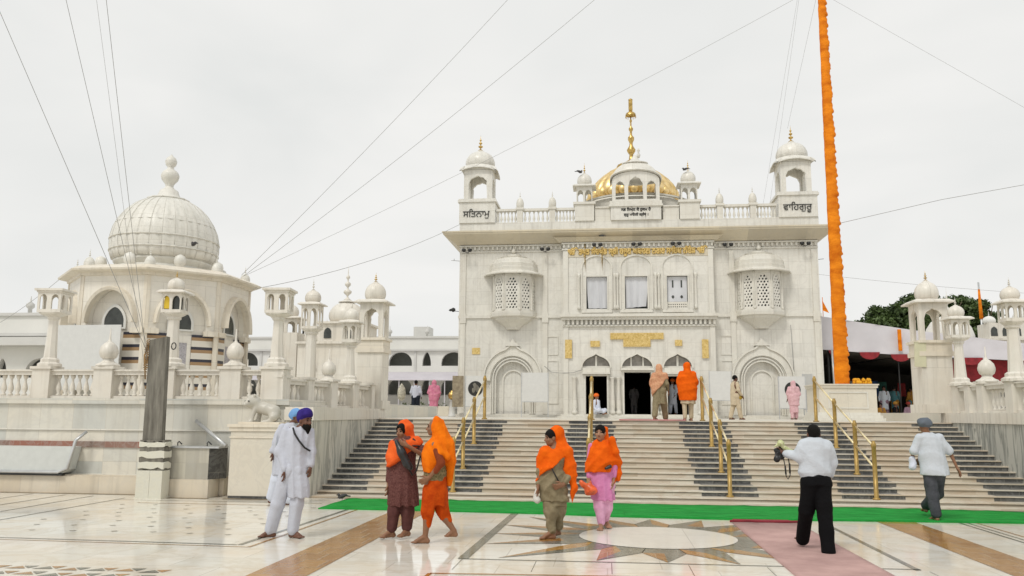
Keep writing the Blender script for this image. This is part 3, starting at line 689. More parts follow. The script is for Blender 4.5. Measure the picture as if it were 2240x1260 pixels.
# gilt inscription and plaques
x_,y_,z_=TX(1.34,cy_-.05,8.37); gl=text_mesh('gold_inscription','ੴ ਤਖ਼ਤ ਸੱਚਖੰਡ ਸ੍ਰੀ ਹਜ਼ੂਰ ਅਬਚਲ ਨਗਰ ਸਾਿਹਬ ਨੰਦੇੜ ੴ',.3,M_PLAQ,temple,(x_,y_,z_),5.72*K,.02,outline=.026)
gl.scale=(1,1,1.25)
b=T(); b.box(-1.56,4.25,cy_-.02,cy_-.003,8.2,8.56); part('inscription_band',b,pm('tinted_band',(.62,.56,.44),.5,var=.1,scale=8),temple)
for (x0,x1,z0,z1) in((.21,2.35,4.77,5.03),(.73,1.82,4.47,4.769),(-1.63,-1.35,4.0,4.76),(3.86,4.12,4.0,4.76),(-.6,-.22,4.47,4.71),(2.8,3.08,4.5,4.74)):
    b=T(); b.box(x0,x1,cy_-.075,cy_-.052 if abs(x0)>1.3 and z0<4.2 else cy_-.003,z0,z1); 
    n=max(2,int((x1-x0)/.12))
    if x1-x0>1:
        b.box(x0+.05,x1-.05,cy_-.085,cy_-.076,z0+.05,z0+.07); b.box(x0+.05,x1-.05,cy_-.085,cy_-.076,z1-.07,z1-.05)
    part('gilt_plaque',b,M_PLAQ,temple)
b=T(); b.box(-5.53,-5.2,-.03,-.002,4.19,4.46); part('gilt_plaque',b,M_PLAQ,temple)
# facade spot lamps
for x,z,yy in((-5.75,8.55,0),(-2.45,8.55,0),(-.28,8.64,cy_),(1.32,8.64,cy_),(2.9,8.64,cy_),(5.0,8.62,0),(8.05,8.62,0)):
    b=T(); b.tube([(x,yy-.01,z-.05),(x,yy-.35,z-.1)],.015); 
    for s in(-1,1): b.ring(x+s*.13,yy-.4,[(.03,z-.08),(.085,z-.04),(.085,z+.05),(.02,z+.07)],8)
    b.tube([(x-.13,yy-.4,z-.04),(x,yy-.38,z-.12),(x+.13,yy-.4,z-.04)],.014)
    part('spot_lamp',b,M_IRON,temple)
# loudspeaker arm on the left edge, and bracket on the right
b=T(); b.tube([(XL,.5,6.05),(XL-.45,.3,6.08)],.012); b.ring(XL-.3,.3,[(.04,6.02),(.1,6.08),(.09,6.16),(.02,6.2)],8); b.ring(XL-.42,.3,[(.03,6.05),(.08,6.09),(.02,6.15)],8); part('horn_loudspeaker',b,M_IRON,temple)
b=T(); b.tube([(XL,.5,8.25),(XL-.42,.3,8.25)],.01,5); b.tube([(XL-.3,.3,8.25),(XL-.3,.3,8.32)],.012,5); b.tube([(XR,.5,8.1),(XR+.3,.3,8.1)],.012,5); part('cable_bracket',b,M_WIRE,temple)
b=T(); b.tube([(7.4,-.1,5.35),(7.45,-.1,3.3)],.012); part('cable',b,M_WIRE,temple); b=T(); b.tube([(-2.5,-.05,3.7),(-2.2,-.06,3.45),(-1.8,-.34,3.4),(-1.3,-.34,3.42),(-.9,-.34,3.55)],.01,5); part('cable',b,M_WIRE,temple)
# ============================================================ LEFT TERRACE
TZ=2.02
M_BANDR=M_RED
lw=thing('terrace_wall','long marble terrace wall with a red stone band, behind the concrete pole','wall')
b=MB(); b.box(-26,SX0-.62,17.2,33,0,TZ-.12); b.box(-26,SX0-.62,17.13,33,TZ-.119,TZ); part('wall',b,M_WALL,lw)
b=MB(); b.box(-26,-8.0,16.93,17.199,0,.36); b.box(-26,-8.02,16.96,17.199,.361,.385); part('plinth',b,M_PLIN,lw)
b=MB(); b.box(-26,-9.45,17.17,17.199,.96,1.09); part('red_band',b,M_BANDR,lw)
b=MB(); b.box(-26,-7.8,17.16,17.199,1.33,1.36); b.box(-26,-7.8,17.175,17.199,.385,.40); part('moulding',b,M_TRIM,lw)
ck=thing('stair_side_wall','marble wall with streaked upright slabs along the left edge of the steps','wall')
b=MB(); b.box(SX0-.6,SX0,16.9,22.6,0,PZ-.02); part('slab_facing',b,M_CHK,ck)
b=MB(); b.box(SX0-.61,SX0+.03,16.88,22.6,PZ-.019,PZ+.21); b.box(SX0-.6,SX0+.01,16.9,22.6,PZ+.211,1.86); part('coping',b,M_BAL,ck)
ck2=thing('stair_side_wall','grey streaked marble wall along the right edge of the steps','wall')
b=MB(); b.box(SX1,SX1+.6,10.5,22.6,0,PZ+.0); part('slab_facing',b,M_CHK2,ck2)
b=MB(); b.box(SX1-.03,SX1+.61,10.5,22.6,PZ+.001,1.84); part('coping',b,M_BAL,ck2)
b=MB(); b.box(SX1+.6,26,10.5,33,0,1.86); rt=tag(b.build('terrace',M_PLAT),kind='structure')

def bal_line(nm,label,p0,p1,posts,z0=TZ,h=.66,per=.20,xpost=.2,skip=None,pz=None):
    """balustrade from p0 to p1 with square posts at fractions of its length"""
    t=thing(nm,label,'balustrade'); p0=Vector(p0);p1=Vector(p1); Ln=(p1-p0).length; d=(p1-p0)/Ln; n=Vector((-d.y,d.x))
    def fb(mb,s0,s1,w,za,zb):
        c=[p0+d*s0-n*w,p0+d*s1-n*w,p0+d*s1+n*w,p0+d*s0+n*w]
        mb.add([(q.x,q.y,za) for q in c]+[(q.x,q.y,zb) for q in c],[(0,3,2,1),(4,5,6,7),(0,1,5,4),(1,2,6,5),(2,3,7,6),(3,0,4,7)])
    b=MB(); fb(b,0,Ln,.13,z0+.001,z0+.06); part('bottom_rail',b,M_BAL,t)
    b=MB(); fb(b,0,Ln,.12,z0+h-.12,z0+h-.04); fb(b,0,Ln,.16,z0+h-.039,z0+h); part('top_rail',b,M_BAL,t)
    for s,w in posts:
        b=MB(); fb(b,s-w,s+w,.2,z0+.002,z0+h+.01); fb(b,s-w-.04,s+w+.04,.24,z0+h+.011,z0+h+.07)
        part('post',b,M_BAL,t)
    first=None; ed=sorted([s for s,w in posts]); cuts=[0]+ed+[Ln]; ww=dict(posts)
    for a,c in zip(cuts[:-1],cuts[1:]):
        a2=a+ww.get(a,0)+.03; c2=c-ww.get(c,0)-.03; m=int((c2-a2)/per)
        for i in range(m):
            s=a2+(i+.5)*(c2-a2)/m; q=p0+d*s
            if first is None: first=baluster_mb(None,0,0,0,h-.18,.06,10).build('baluster',M_BAL,t); o=first
            else: o=first.copy(); COL.objects.link(o); o.parent=t
            o.location=(q.x,q.y,z0+.06)
    return t
Y0=17.38
bal_line('balustrade','marble balustrade with turned balusters along the front of the left terrace',(-19.5,Y0),(-6.9,Y0),[(19.5-12.55,.21),(19.5-11.07,.22),(19.5-9.6,.2),(19.5-8.12,.24),(19.5-7.16,.25),(1.6,.22),(3.9,.22)],TZ,.64,.165)
# -13.55 etc: posts carry the lantern columns and ball finials
bal_line('balustrade','stepped marble balustrade rising beside the left edge of the steps',(-7.14,Y0),(-6.42,22.1),[(.05,.2),(1.2,.13),(2.36,.16),(3.55,.16),(4.6,.1)],1.86,.62)
bal_line('balustrade','marble balustrade beside the right edge of the steps',(SX1+.22,22.1),(SX1+.22,11),[(.25,.14),(.98,.12),(1.7,.16),(3.1,.17),(4.6,.17),(6.2,.17)],1.84,.66)

def ball_finial(x,y,z,r,lab,spike=.28):
    t=thing('ball_finial',lab,'finial',(x,y,z),group='carved ball finials on the balustrade posts')
    b=MB(); b.ring(0,0,[(r*1.3,0),(r*1.25,r*.25),(r*.8,r*.45),(r*.55,r*.7),(r*.6,r*.85)],20); part('foot',b,M_BAL,t)
    b=MB(); b.ring(0,0,[(r*.6,r*.85),(r*.85,r*1.05),(r,r*1.5),(r*1.0,r*1.75),(r*.86,r*2.25),(r*.5,r*2.65),(r*.22,r*2.85),(r*.12,r*3.1),(.01,r*2.9+spike)],28,True,.09,14); part('ball',b,M_BAL,t)
    return t
ball_finial(-11.09,Y0,TZ+.71,.20,'carved marble ball finial just left of the concrete pole')
ball_finial(-8.12,Y0,TZ+.71,.19,'carved marble ball finial above the lion statue, left of the tall lantern column')
ball_finial(-6.77,19.7,2.50,.18,'carved marble ball finial at the head of the steps, right of the tall lantern column')
ball_finial(-8.95,19.9,2.4,.13,'small marble ball finial behind the balustrade near the striped shrine')
ball_finial(SX1+.22,20.4,2.55,.19,'marble ball finial on the right-hand balustrade')
def lantern_column(x,y,z,h,hw,hh,lab,dome=None,fin=M_GOLD,mat=M_BAL,open_=True,pane=False,r=.13,rz=0):
    t=thing('lantern_column',lab,'column',(x,y,z),rz,'marble lantern columns on the balustrades')
    b=MB(); b.ring(0,0,[(r*2.1,0),(r*2.1,.06),(r*1.6,.1),(r*1.6,.16),(r*1.25,.2)],8,False,ph=PI/8); b.ring(0,0,[(r*1.15,.2),(r*1.05,.4),(r*.85,h-.25),(r*.85,h-.12)],8,False,ph=PI/8)
    b.ring(0,0,[(r*.9,h-.12),(r*1.1,h-.1),(r*1.1,h-.05),(hw*1.1,h),(hw*1.18,h+.03)],8,False,ph=PI/8)
    part('shaft',b,mat,t)
    if dome is None:
        b=MB(); hs=[]
        for u in(-hw*.5,hw*.5): hs.append(arch(u,h+.1,h+hh*.65,h+hh*.85,hw*.3,'round',8))
        for s in range(4):
            a=s*PI/2; ca,sa=math.cos(a),math.sin(a); w_=hw if s%2==0 else hw-.031
            hs2=hs if s%2==0 else [[(max(-w_+.002,min(w_-.002,u)),v) for u,v in q] for q in hs]
            b.plate(rect(-w_,w_,h+.031,h+hh),hs2,.03,lambda u,v,q,ca=ca,sa=sa:(u*ca+(hw-q)*sa,u*sa-(hw-q)*ca,v))
        b.box(-hw-.06,hw+.06,-hw-.06,hw+.06,h+hh+.001,h+hh+.05); b.box(-hw-.02,hw+.02,-hw-.02,hw+.02,h+hh-.04,h+hh,0)
        part('lantern',b,mat,t)
    else:
        k=kiosk(t,'lantern',None,0,0,h+.031,hw,hh,mat,*dome,fin,2,.6,.85,.09,.07,'round',.035,az=.07)
        if pane:
            b=MB(); b.plate(arch(-hw*.5,h+.12,h+.031+.85*hh*.68,h+.031+hh*.84,hw*.28,'round',8),[],.01,lambda u,v,q:(u,-hw+.04+q,v)); b.build('yellow_pane',M_YEL,k)
            b=MB(); b.box(-hw+.05,hw-.05,-hw+.06,hw-.06,h+.05,h+hh-.05); b.build('dark_pane',M_DARKG,k)
    return t
L1=lantern_column(-12.5,Y0,TZ+.71,1.18,.26,.52,'marble lantern column at the far left of the terrace, flat roofed',r=.12,rz=.12)
L2=lantern_column(-9.6,Y0,TZ+.71,1.16,.22,.44,'marble lantern column with a yellow window pane and domed top, right of the concrete pole',dome=(.19,.27,.16),pane=True,r=.14,rz=.1)
L3=lantern_column(-7.16,Y0,TZ+.71,1.13,.25,.53,'tall flat-roofed marble lantern column right of the striped shrine',r=.125,rz=.1)
L4=lantern_column(-6.61,20.9,2.50,1.03,.20,.50,'small domed lantern column in front of the left stair turret',dome=(.19,.3,.14),r=.11,fin=M_BAL)
L5=lantern_column(-8.28,22.5,TZ,2.03,.24,.68,'domed lantern column with a grey shaft standing left of the left stair turret',dome=(.23,.35,.32),r=.17,mat=M_BAL,fin=M_BAL)
L6=lantern_column(SX1+.22,21.85,2.52,1.16,.22,.46,'domed lantern column beside the right stair turret',dome=(.20,.28,.2),r=.125,fin=M_BAL)
L7=lantern_column(SX1+.22,19.0,2.52,1.26,.2,.40,'domed lantern column at the right edge of the picture',dome=(.2,.28,.2),r=.14,fin=M_BAL)
# ---- stair turrets
def stair_turret(x,y,z,hw,lab,zt,kh,flip,fin):
    t=thing('stair_turret',lab,'turret',(x,y,0))
    b=MB(); b.box(-hw,hw,-hw,hw,z,zt-.32); b.box(-hw-.06,hw+.06,-hw-.06,hw+.06,z,z+.22); part('shaft',b,M_BAL,t)
    b=MB(); b.box(-hw-.05,hw+.05,-hw-.05,hw+.05,zt-.319,zt-.2); b.box(-hw-.02,hw+.02,-hw-.02,hw+.02,zt-.199,zt+.02); b.box(-hw-.07,hw+.07,-hw-.07,hw+.07,zt+.021,zt+.09); part('balcony_band',b,M_SHRT,t)
    kiosk(t,'kiosk',None,0,0,zt+.091,hw-.02,kh,M_BAL,.30,.50,.26,fin,1,.56,.86,.14,.1,'cusp',.07)
    return t
stair_turret(-6.47,22.55,1.86,.35,'domed marble turret with open arches at the top left of the steps',3.72,.98,1,M_GOLD)
stair_turret(8.50,22.75,1.84,.38,'domed marble turret with open arches at the top right of the steps',3.62,.98,-1,M_GOLD)
b=MB(); b.box(-.14,.14,-.02,.02,0,.62); b.box(-.15,.15,-.03,.03,.621,.64)
bd=tag(b.build('notice_board',pm('cream_board',(.62,.60,.42),.6,var=.08)),'small cream board fixed to the left side of the right stair turret','board'); bd.location=(8.08,22.35,3.02); bd.rotation_euler=(0,.05,0)

# ---- pedestal with lion
pd=thing('pedestal','cream marble pedestal carrying the lion statue at the foot of the steps','pedestal',(-7.18,16.45,0))
b=MB(); b.box(-.50,.56,-.0,.75,.06,1.36); part('block',b,M_PED,pd)
b=MB(); b.box(-.56,.60,-.06,.8,1.44,1.50); b.box(-.53,.58,-.03,.77,1.361,1.439); b.box(-.52,.57,-.02,.76,1.22,1.25); part('cap',b,M_SHRT,pd)
b=MB(); b.box(-.50,.56,.02,.75,0,.059); part('foot',b,M_DSTEP,pd)
# ---- water trough with tiled front
tr=thing('water_trough','tiled marble trough with a slanting pipe, between the concrete pole and the lion pedestal','trough')
b=MB(); b.box(-9.3,-8.15,16.5,16.9,.37,1.0); part('tiled_front',b,marble('trough_tile',(.58,.55,.46),(.44,.42,.36),tile=(.27,.7),vamt=.2,rough=.25,stain=.3,stcol=(.45,.33,.18),streak=.25,off=0),tr)
b=MB(); b.add([(-8.149,16.5,.37),(-7.95,16.93,.37),(-7.95,16.93,1.0),(-8.149,16.5,1.0),(-8.149,16.93,.37),(-8.149,16.93,1.0)],[(0,1,2,3),(0,3,5,4),(0,4,1),(3,2,5),(1,4,5,2)]); part('side_panel',b,M_DSTEP,tr)
b=MB(); b.box(-9.35,-7.93,16.46,16.92,1.001,1.035); part('rim',b,M_STEEL,tr)
b=MB(); b.box(-9.3,-8.1,16.44,16.9,0,.369); part('base',b,M_PLIN,tr)
b=MB(); b.tube([(-8.78,17.1,1.55),(-8.2,16.8,1.24),(-7.82,16.55,1.06)],.04,8); part('pipe',b,M_STEEL,tr)
b=MB(); 
for x in(-8.95,-8.3): b.tube([(x,16.7,1.04),(x,16.7,1.1),(x+.05,16.65,1.13),(x+.12,16.65,1.07)],.012)
part('tap',b,M_IRON,tr)
# ---- long steel sink at far left
sk=thing('metal_tray','grey metal tray with a bent pipe fixed to the terrace wall at the far left','tray')
b=MB(); b.plate([(-14.5,.42),(-11.62,.42),(-11.52,.5),(-11.42,.98),(-14.5,.98)],[],.3,lambda u,v,q:(u,16.88+q,v)); part('panel',b,pm('tray_panel',(.60,.62,.60),.5,var=.05),sk)
b=MB(); b.tube([(-14.5,16.86,.44),(-11.7,16.86,.44),(-11.5,16.86,.52),(-11.36,16.86,1.12),(-11.25,17.05,1.3)],.035,8); part('pipe',b,M_STEEL,sk)
b=MB(); b.box(-14.5,-11.6,16.84,16.95,.375,.41); part('rubber_edge',b,M_IRON,sk)
# ---- concrete pole
pc=thing('concrete_pole','stout weathered concrete pole set on a painted white base, holding the guy wires','pole',(-9.19,16.35,0))
b=MB(); b.box(-.235,.175,-.2,-.06,1.17,3.25,.0); 
b.v=[(x*(1-.10*(z-1.17)/2.08)-.012*(z-1.17)*1,y,z+(.04*math.sin(x*9) if z>3 else 0)) for x,y,z in b.v]; part('shaft',b,M_CONC,pc)
b=MB(); b.box(-.30,.28,-.26,.08,0,.03); b.box(-.285,-.003,-.24,.06,.031,.56); b.box(.003,.265,-.24,.06,.031,.56); b.box(-.003,.003,-.22,.04,.031,.56); part('base',b,M_LIM,pc)
b=MB()
def rough_band(mb,z0,z1,w0,y0,y1,seed):
    per=[];m_=14
    for i in range(m_): per.append((-w0+2*w0*i/m_,y0))
    for i in range(m_): per.append((w0,y0+(y1-y0)*i/m_))
    for i in range(m_): per.append((w0-2*w0*i/m_,y1))
    for i in range(m_): per.append((-w0,y1-(y1-y0)*i/m_))
    n=len(per); nz=lambda i,s: .022*noise.noise(Vector((per[i][0]*16,per[i][1]*16,s)))+.016*noise.noise(Vector((per[i][0]*45,per[i][1]*45,s)))
    vs=[(x,y,z0+.01+nz(i,seed)*1.6) for i,(x,y) in enumerate(per)]+[(x,y,z1-.012+nz(i,seed+9)*1.6) for i,(x,y) in enumerate(per)]
    mb.add(vs,[(i,(i+1)%n,n+(i+1)%n,n+i) for i in range(n)]+[tuple(range(n))[::-1],tuple(range(n,2*n))])
for i_,(z0,z1) in enumerate(((.59,.735),(.81,.95),(1.02,1.14))): rough_band(b,z0,z1,.278,-.238,.058,i_*3.1)
part('painted_band',b,M_LIM,pc)
b=MB(); b.box(-.265,.258,-.225,.045,.561,1.169); 
part('rough_joint',b,M_CONC,pc)
b=MB(); 
for q in range(14):
    a=q*.9; z=2.55+.045*q; b.tube([(-.24,-.22,z),(-.28-.02*math.sin(a),-.26,z+.05),(-.23,-.21,z+.1)],.012,5)
b.tube([(-.24,-.15,3.15),(-.3,-.25,2.9),(-.24,-.25,2.4)],.015,5)
part('rope_lashing',b,pm('old_rope',(.36,.22,.09),.9,var=.3),pc)
b=MB(); b.tube([(.22+.05*math.cos(a),-.05,3.1+.07*math.sin(a)) for a in [2*PI*q/12 for q in range(13)]],.012,5); part('iron_ring',b,M_IRON,pc)

# ============================================================ SHRINE (left, octagonal)
SCX,SCY=-15.78,27.6
sh=thing('shrine','octagonal marble shrine with a large ribbed dome and striped stone walls on the left terrace','shrine',(SCX,SCY,0))
sh.scale=(.81,.81,.94)
vd=math.atan2(-SCY,-SCX)   # towards the viewer
RS=3.45
FA=[vd+R(d) for d in(-31,14,59,104,149,194,239,284)]
def octv(r,z): 
    rr=r/math.cos(PI/8); return [(rr*math.cos(a-PI/8),rr*math.sin(a-PI/8),z) for a in FA]
def octslab(mb,lv):
    vs=[];fs=[]
    for r,z in lv: vs+=octv(r,z)
    for j in range(len(lv)-1):
        for i in range(8): k=(i+1)%8; fs.append((8*j+i,8*j+k,8*j+8+k,8*j+8+i))
    fs.append(tuple(range(7,-1,-1))); n=8*len(lv)-8; fs.append(tuple(range(n,n+8))); mb.add(vs,fs)
b=MB(); octslab(b,[(RS-.25,TZ),(RS-.25,6.55)]); 
faces=[]
hwf=RS*math.tan(PI/8)
def ff(a,off=0):
    ca,sa=math.cos(a),math.sin(a)
    return lambda u,v,q:( (RS+off-q)*ca-u*sa,(RS+off-q)*sa+u*ca,v)
for a in FA:
    h1=arch(0,4.75,4.95,6.02,.98,'round',22)
    b.plate([(-hwf+.0,4.60),(-.98,4.60)]+h1+[(.98,4.60),(hwf,4.60),(hwf,6.55),(-hwf,6.55)],[],.24,ff(a))
part('wall',b,M_SHR,sh)
M_STR,N_,L_,B_=_new('striped_stone')
uvn=N_.new('ShaderNodeNewGeometry'); sx=N_.new('ShaderNodeSeparateXYZ'); L_.new(uvn.outputs['Position'],sx.inputs[0])
m1=N_.new('ShaderNodeMath'); m1.operation='MULTIPLY'; m1.inputs[1].default_value=2.45; L_.new(sx.outputs[2],m1.inputs[0])
m2=N_.new('ShaderNodeMath'); m2.operation='FRACT'; L_.new(m1.outputs[0],m2.inputs[0])
rr=N_.new('ShaderNodeValToRGB'); rr.color_ramp.interpolation='CONSTANT'; el=rr.color_ramp.elements
el[0].position=0; el[0].color=(.36,.23,.12,1); el[1].position=.26; el[1].color=(.035,.035,.05,1); q=el.new(.5); q.color=(.72,.68,.6,1)
L_.new(m2.outputs[0],rr.inputs[0]); L_.new(rr.outputs[0],B_.inputs['Base Color']); B_.inputs['Roughness'].default_value=.35
b=MB()
for a in FA:
    b.plate(rect(-hwf+.05,-.47,TZ,4.55),[],.06,ff(a,-.14)); b.plate(rect(.47,hwf-.05,TZ,4.55),[],.06,ff(a,-.14))
part('striped_wall',b,M_STR,sh)
for i,a in enumerate(FA[:4]+FA[6:]):
    fr=ff(a,-.2)
    w_=MB(); w_.plate(arch(0,4.72,4.95,5.42,.42,'point',14),[],.03,fr); pw=part('arched_window',w_,M_DARKG,sh)
    w_=MB(); w_.plate(arch(0,4.66,4.95,5.53,.52,'point',14),[arch(0,4.72,4.95,5.42,.42,'point',14)],.05,ff(a,-.17)); part('frame',w_,M_BGW,pw)
    w_=MB(); w_.plate(rect(-.30,.30,TZ+.1,4.25),[],.03,ff(a,-.2)); part('lattice_door',w_,pm('grey_lattice%d'%i if 0 else 'grey_lattice',(.42,.40,.42),.6,var=.35,scale=26),sh)
    w_=MB(); w_.plate(rect(-.46,.46,TZ,4.5),[rect(-.30,.30,TZ+.1,4.25)],.04,ff(a,-.18)); part('door_surround',w_,M_SHR,sh)
b=MB()
for a in FA:   # corner pilasters and ledges, arched hoods
    b.plate(rect(-hwf-.02,-hwf+.12,TZ,6.5),[],.14,ff(a,.03)); b.plate(rect(hwf-.12,hwf+.02,TZ,6.5),[],.14,ff(a,.03))
    b.plate(rect(-hwf,-.9,4.50,4.68),[],.3,ff(a,.14)); b.plate(rect(.9,hwf,4.50,4.68),[],.3,ff(a,.14))
part('pilaster',b,M_SHRT,sh)
b=MB()
for a in FA:
    n=26; vs=[];fs=[]
    f=ff(a)
    for i in range(n+1):
        th=PI*i/n; c_,s_=math.cos(th),math.sin(th)
        for rr_,q in((.98,.0),(.99,-.28),(1.08,-.32),(1.1,-.28),(1.12,.0)): vs.append(f(-rr_*c_,4.86+rr_*1.13*s_,q))
    for i in range(n):
        for k in range(5): fs.append((5*i+k,5*i+(k+1)%5,5*i+5+(k+1)%5,5*i+5+k))
    fs+=[(0,1,2,3,4),(5*n+4,5*n+3,5*n+2,5*n+1,5*n)]
    b.add(vs,fs)
part('arched_hood',b,M_SHRT,sh)
b=MB(); octslab(b,[(RS+.0,6.5),(RS+.08,6.52),(RS+.1,6.6),(RS+.42,6.66),(RS+.44,6.72),(RS+.1,6.86),(RS-.3,6.95)]); part('eave',b,M_SHRT,sh)
b=MB(); b.ring(0,0,[(2.12,6.9),(2.12,7.05),(2.0,7.08),(1.96,7.25)],48); b.ring(0,0,[(1.97,7.2),(2.02,7.35),(2.06,7.38),(2.06,7.45),(2.02,7.48)],48); part('drum',b,M_DOME,sh)
b=MB(); prof=[(1.94,7.48),(2.03,7.7),(2.07,8.0),(2.06,8.35),(1.98,8.7),(1.82,9.05),(1.58,9.38),(1.28,9.66),(.95,9.85),(.7,9.93)]
b.ring(0,0,prof,96,True,.02,32); dm=part('dome',b,M_DOME,sh); dm.scale=(1.10,1.10,1)
b=MB(); b.ring(0,0,[(2.06,8.22),(2.09,8.24),(2.09,8.27),(2.06,8.29)],64,capb=False,capt=False); b.ring(0,0,[(2.04,7.78),(2.075,7.8),(2.075,7.83),(2.05,7.85)],64,capb=False,capt=False)
for q in range(28):
    a=2*PI*q/28; b.tube([((r+.0)*math.cos(a),(r+.0)*math.sin(a),z) for r,z in prof],.007,4)
for r_,z_ in((1.90,8.85),): b.ring(0,0,[(r_-.02,z_-.012),(r_+.012,z_),(r_-.03,z_+.012)],64,capb=False,capt=False)
part('dome_rib',b,pm('dome_joint',(.64,.62,.56),.7,var=.2),dm)
b=MB(); b.ring(0,0,[(.80,9.90),(.84,9.93),(.82,9.97),(.52,10.0),(.42,10.15),(.36,10.32),(.2,10.42),(.15,10.5),(.18,10.6),(.33,10.78),(.37,10.92),(.3,11.08),(.14,11.2),(.12,11.28),(.2,11.36),(.24,11.5),(.18,11.64),(.06,11.74),(.02,11.8)],24,True,.06,12); part('lotus_finial',b,M_DOME,dm)
for i,a in enumerate(FA):
    r_=RS*.96/math.cos(PI/8)*.97; x,y=r_*math.cos(a-PI/8),r_*math.sin(a-PI/8)
    b=MB(); onion(b,x,y,6.8,.22,.42,18,.05,10); finial(b,x,y,7.2,.32,.05,6); part('corner_finial',b,M_DOME,sh)
for a in FA:
    x,y=2.55*math.cos(a),2.55*math.sin(a)
    b=MB(); b.ring(x,y,[(.18,6.9),(.12,7.0),(.22,7.1),(.25,7.25),(.2,7.4),(.05,7.48)],18,True,.06,12); part('ball_finial',b,M_DOME,sh)
# banner over one face, lamp on the corner
bn=MB(); fr=ff(FA[0],.12)
bn.plate(rect(-2.0,.70,TZ+.4,4.62),[],.05,ff(FA[0],.4)); bn=bn.build('white_banner',M_BOARD); tag(bn,'blank off-white sheet hung over the front of the striped shrine','banner'); bn.location=(SCX,SCY,.12); bn.scale=(.81,.81,.94)

# ============================================================ small shrine cluster between the lantern columns
sm=thing('small_shrine','small carved marble shrine with fluted domes, seen between the lantern columns left of the turret','shrine',(-9.2,28,0))
b=MB(); b.box(-1.2,1.3,-1.0,1.2,TZ,4.05); b.box(-1.3,1.4,-1.1,1.3,4.051,4.13); b.box(-.55,1.0,-.9,.9,4.131,4.75); b.box(-.65,1.1,-1.0,1.0,4.751,4.82); part('wall',b,M_BAL,sm)
for x,z,r,h,f in((.25,4.83,.62,.75,1.25),(-.45,4.14,.36,.5,.35),(-.95,4.14,.3,.42,.3),(.85,4.83,.28,.4,.3)):
    b=MB(); onion(b,x,-.3,z,r,h,28,.08,14); part('dome',b,M_BAL,sm)
    b=MB(); b.ring(x,-.3,[(r*.5,z+h*.96),(r*.45,z+h),(.05,z+h*1.1)],14); finial(b,x,-.3,z+h*1.05,f,.16 if r>.5 else .05,8); part('finial',b,M_BAL,sm)
b=MB(); b.plate([(-.75,3.2),(-.63,3.0),(-.51,3.2),(-.63,3.42)],[[(-.70,3.2),(-.63,3.08),(-.56,3.2),(-.63,3.34)]],.02,lambda u,v,q:(u,-1.05+q,v)); part('diamond_motif',b,M_DARKG,sm)
for x in(-.2,.5):
    b=MB(); b.plate(arch(x,4.25,4.45,4.62,.13,'cusp',10),[],.01,lambda u,v,q:(u,-.93+q,v)); part('niche',b,M_DARKG,sm)
kk=thing('small_shrine','little domed kiosk on a square base just left of the grey lantern column','shrine',(-11.3,28.5,0))
b=MB(); b.box(-.45,.45,-.45,.45,TZ,4.55); part('base',b,M_BAL,kk); kiosk(kk,'kiosk',None,0,0,4.56,.4,.5,M_BAL,.3,.45,.4,M_BAL,2,.6,.8,.12,.08,'cusp',.06)
# red-brown stack by the stairs balustrade
# ============================================================ distant arcaded buildings
def arcade(name,label,x0,x1,y,zb,pat,ztop,rows,depth=6,mat=M_BGW,side=0):
    t=thing(name,label,'building')
    hs=[];x=x1-pat[0]
    holes=[]
    for (z0,zs,zt) in rows:
        x=x1-pat[0]; k=0
        while x-pat[1]>x0+1:
            wd=(.90,.33)[k%2]*pat[3]; cxx=x-wd; holes.append((cxx,z0,zs if k%2==0 else zs-.05,zt,wd,k%2)); x=cxx-wd-pat[2]; k+=1
    b=MB(); b.plate(rect(x0,x1,zb,ztop),[arch(c,z0,zs,zt,w,'round' if not kd else 'point',12) for c,z0,zs,zt,w,kd in holes],.35,lambda u,v,q:(u,y+q,v)); 
    b.box(x0,x1,y+depth,y+depth+.2,zb,ztop); b.box(x0,x0+.2,y+.351,y+depth,zb,ztop); b.box(x1-.2,x1,y+.351,y+depth,zb,ztop); b.box(x0+.2,x1-.2,y+.351,y+depth,ztop-.3,ztop-.1)
    part('wall',b,mat,t)
    b=MB(); b.box(x0,x1,y-.25,y-.002,ztop-1.15,ztop-1.0); b.box(x0,x1,y-.12,y-.003,ztop-.12,ztop+.03); b.box(x0,x1,y-.1,y-.004,(rows[0][2]+rows[-1][0])/2 if len(rows)>1 else zb+.3,(rows[0][2]+rows[-1][0])/2+.12 if len(rows)>1 else zb+.4)
    q=x1-.2
    while q>x0: b.box(q-.18,q,y-.08,y-.005,zb,ztop-1.16); q-=pat[3]*2.46+2*pat[2]
    part('moulding',b,M_BGT,t)
    b=MB(); b.box(x0+.25,x1-.25,y+1.6,y+1.8,zb,ztop-.35); part('shaded_passage',b,pm('passage_shade_grey',(.30,.31,.29),.8,var=.1) if 'passage_shade_grey' not in MATS else MATS['passage_shade_grey'],t)  # shade inside the arches is put into the grey of this back wall
    b=MB()
    q=x1-.6
    while q>x0+1:
        b.ring(q,y+.2,[(.1,ztop),(.1,ztop+.25),(.2,ztop+.35),(.2,ztop+.5),(.05,ztop+.62),(.02,ztop+.9)],8); q-=3.1
    part('roof_finial',b,M_BGT,t)
    return t
a1=arcade('arcade_building','long white two-storey arcaded building beyond the platform, left of the temple',-44,-10.6,65,PZ,(.55,0,.85,1.06),7.85,[(5.5,5.75,6.6),(3.2,3.75,4.55)])
b=MB(); b.add([(-44,64.9,4.95),(-10.9,64.9,4.95),(-10.9,61.6,4.2),(-44,61.6,4.2),(-44,64.9,5.0),(-10.9,64.9,5.0),(-10.9,61.6,4.25),(-44,61.6,4.25)],[(0,1,2,3),(4,7,6,5),(3,2,6,7),(0,3,7,4),(1,0,4,5),(2,1,5,6)])
for q in range(28): b.box(-44+q*1.18,-43.94+q*1.18,61.7,61.8,PZ,4.24)
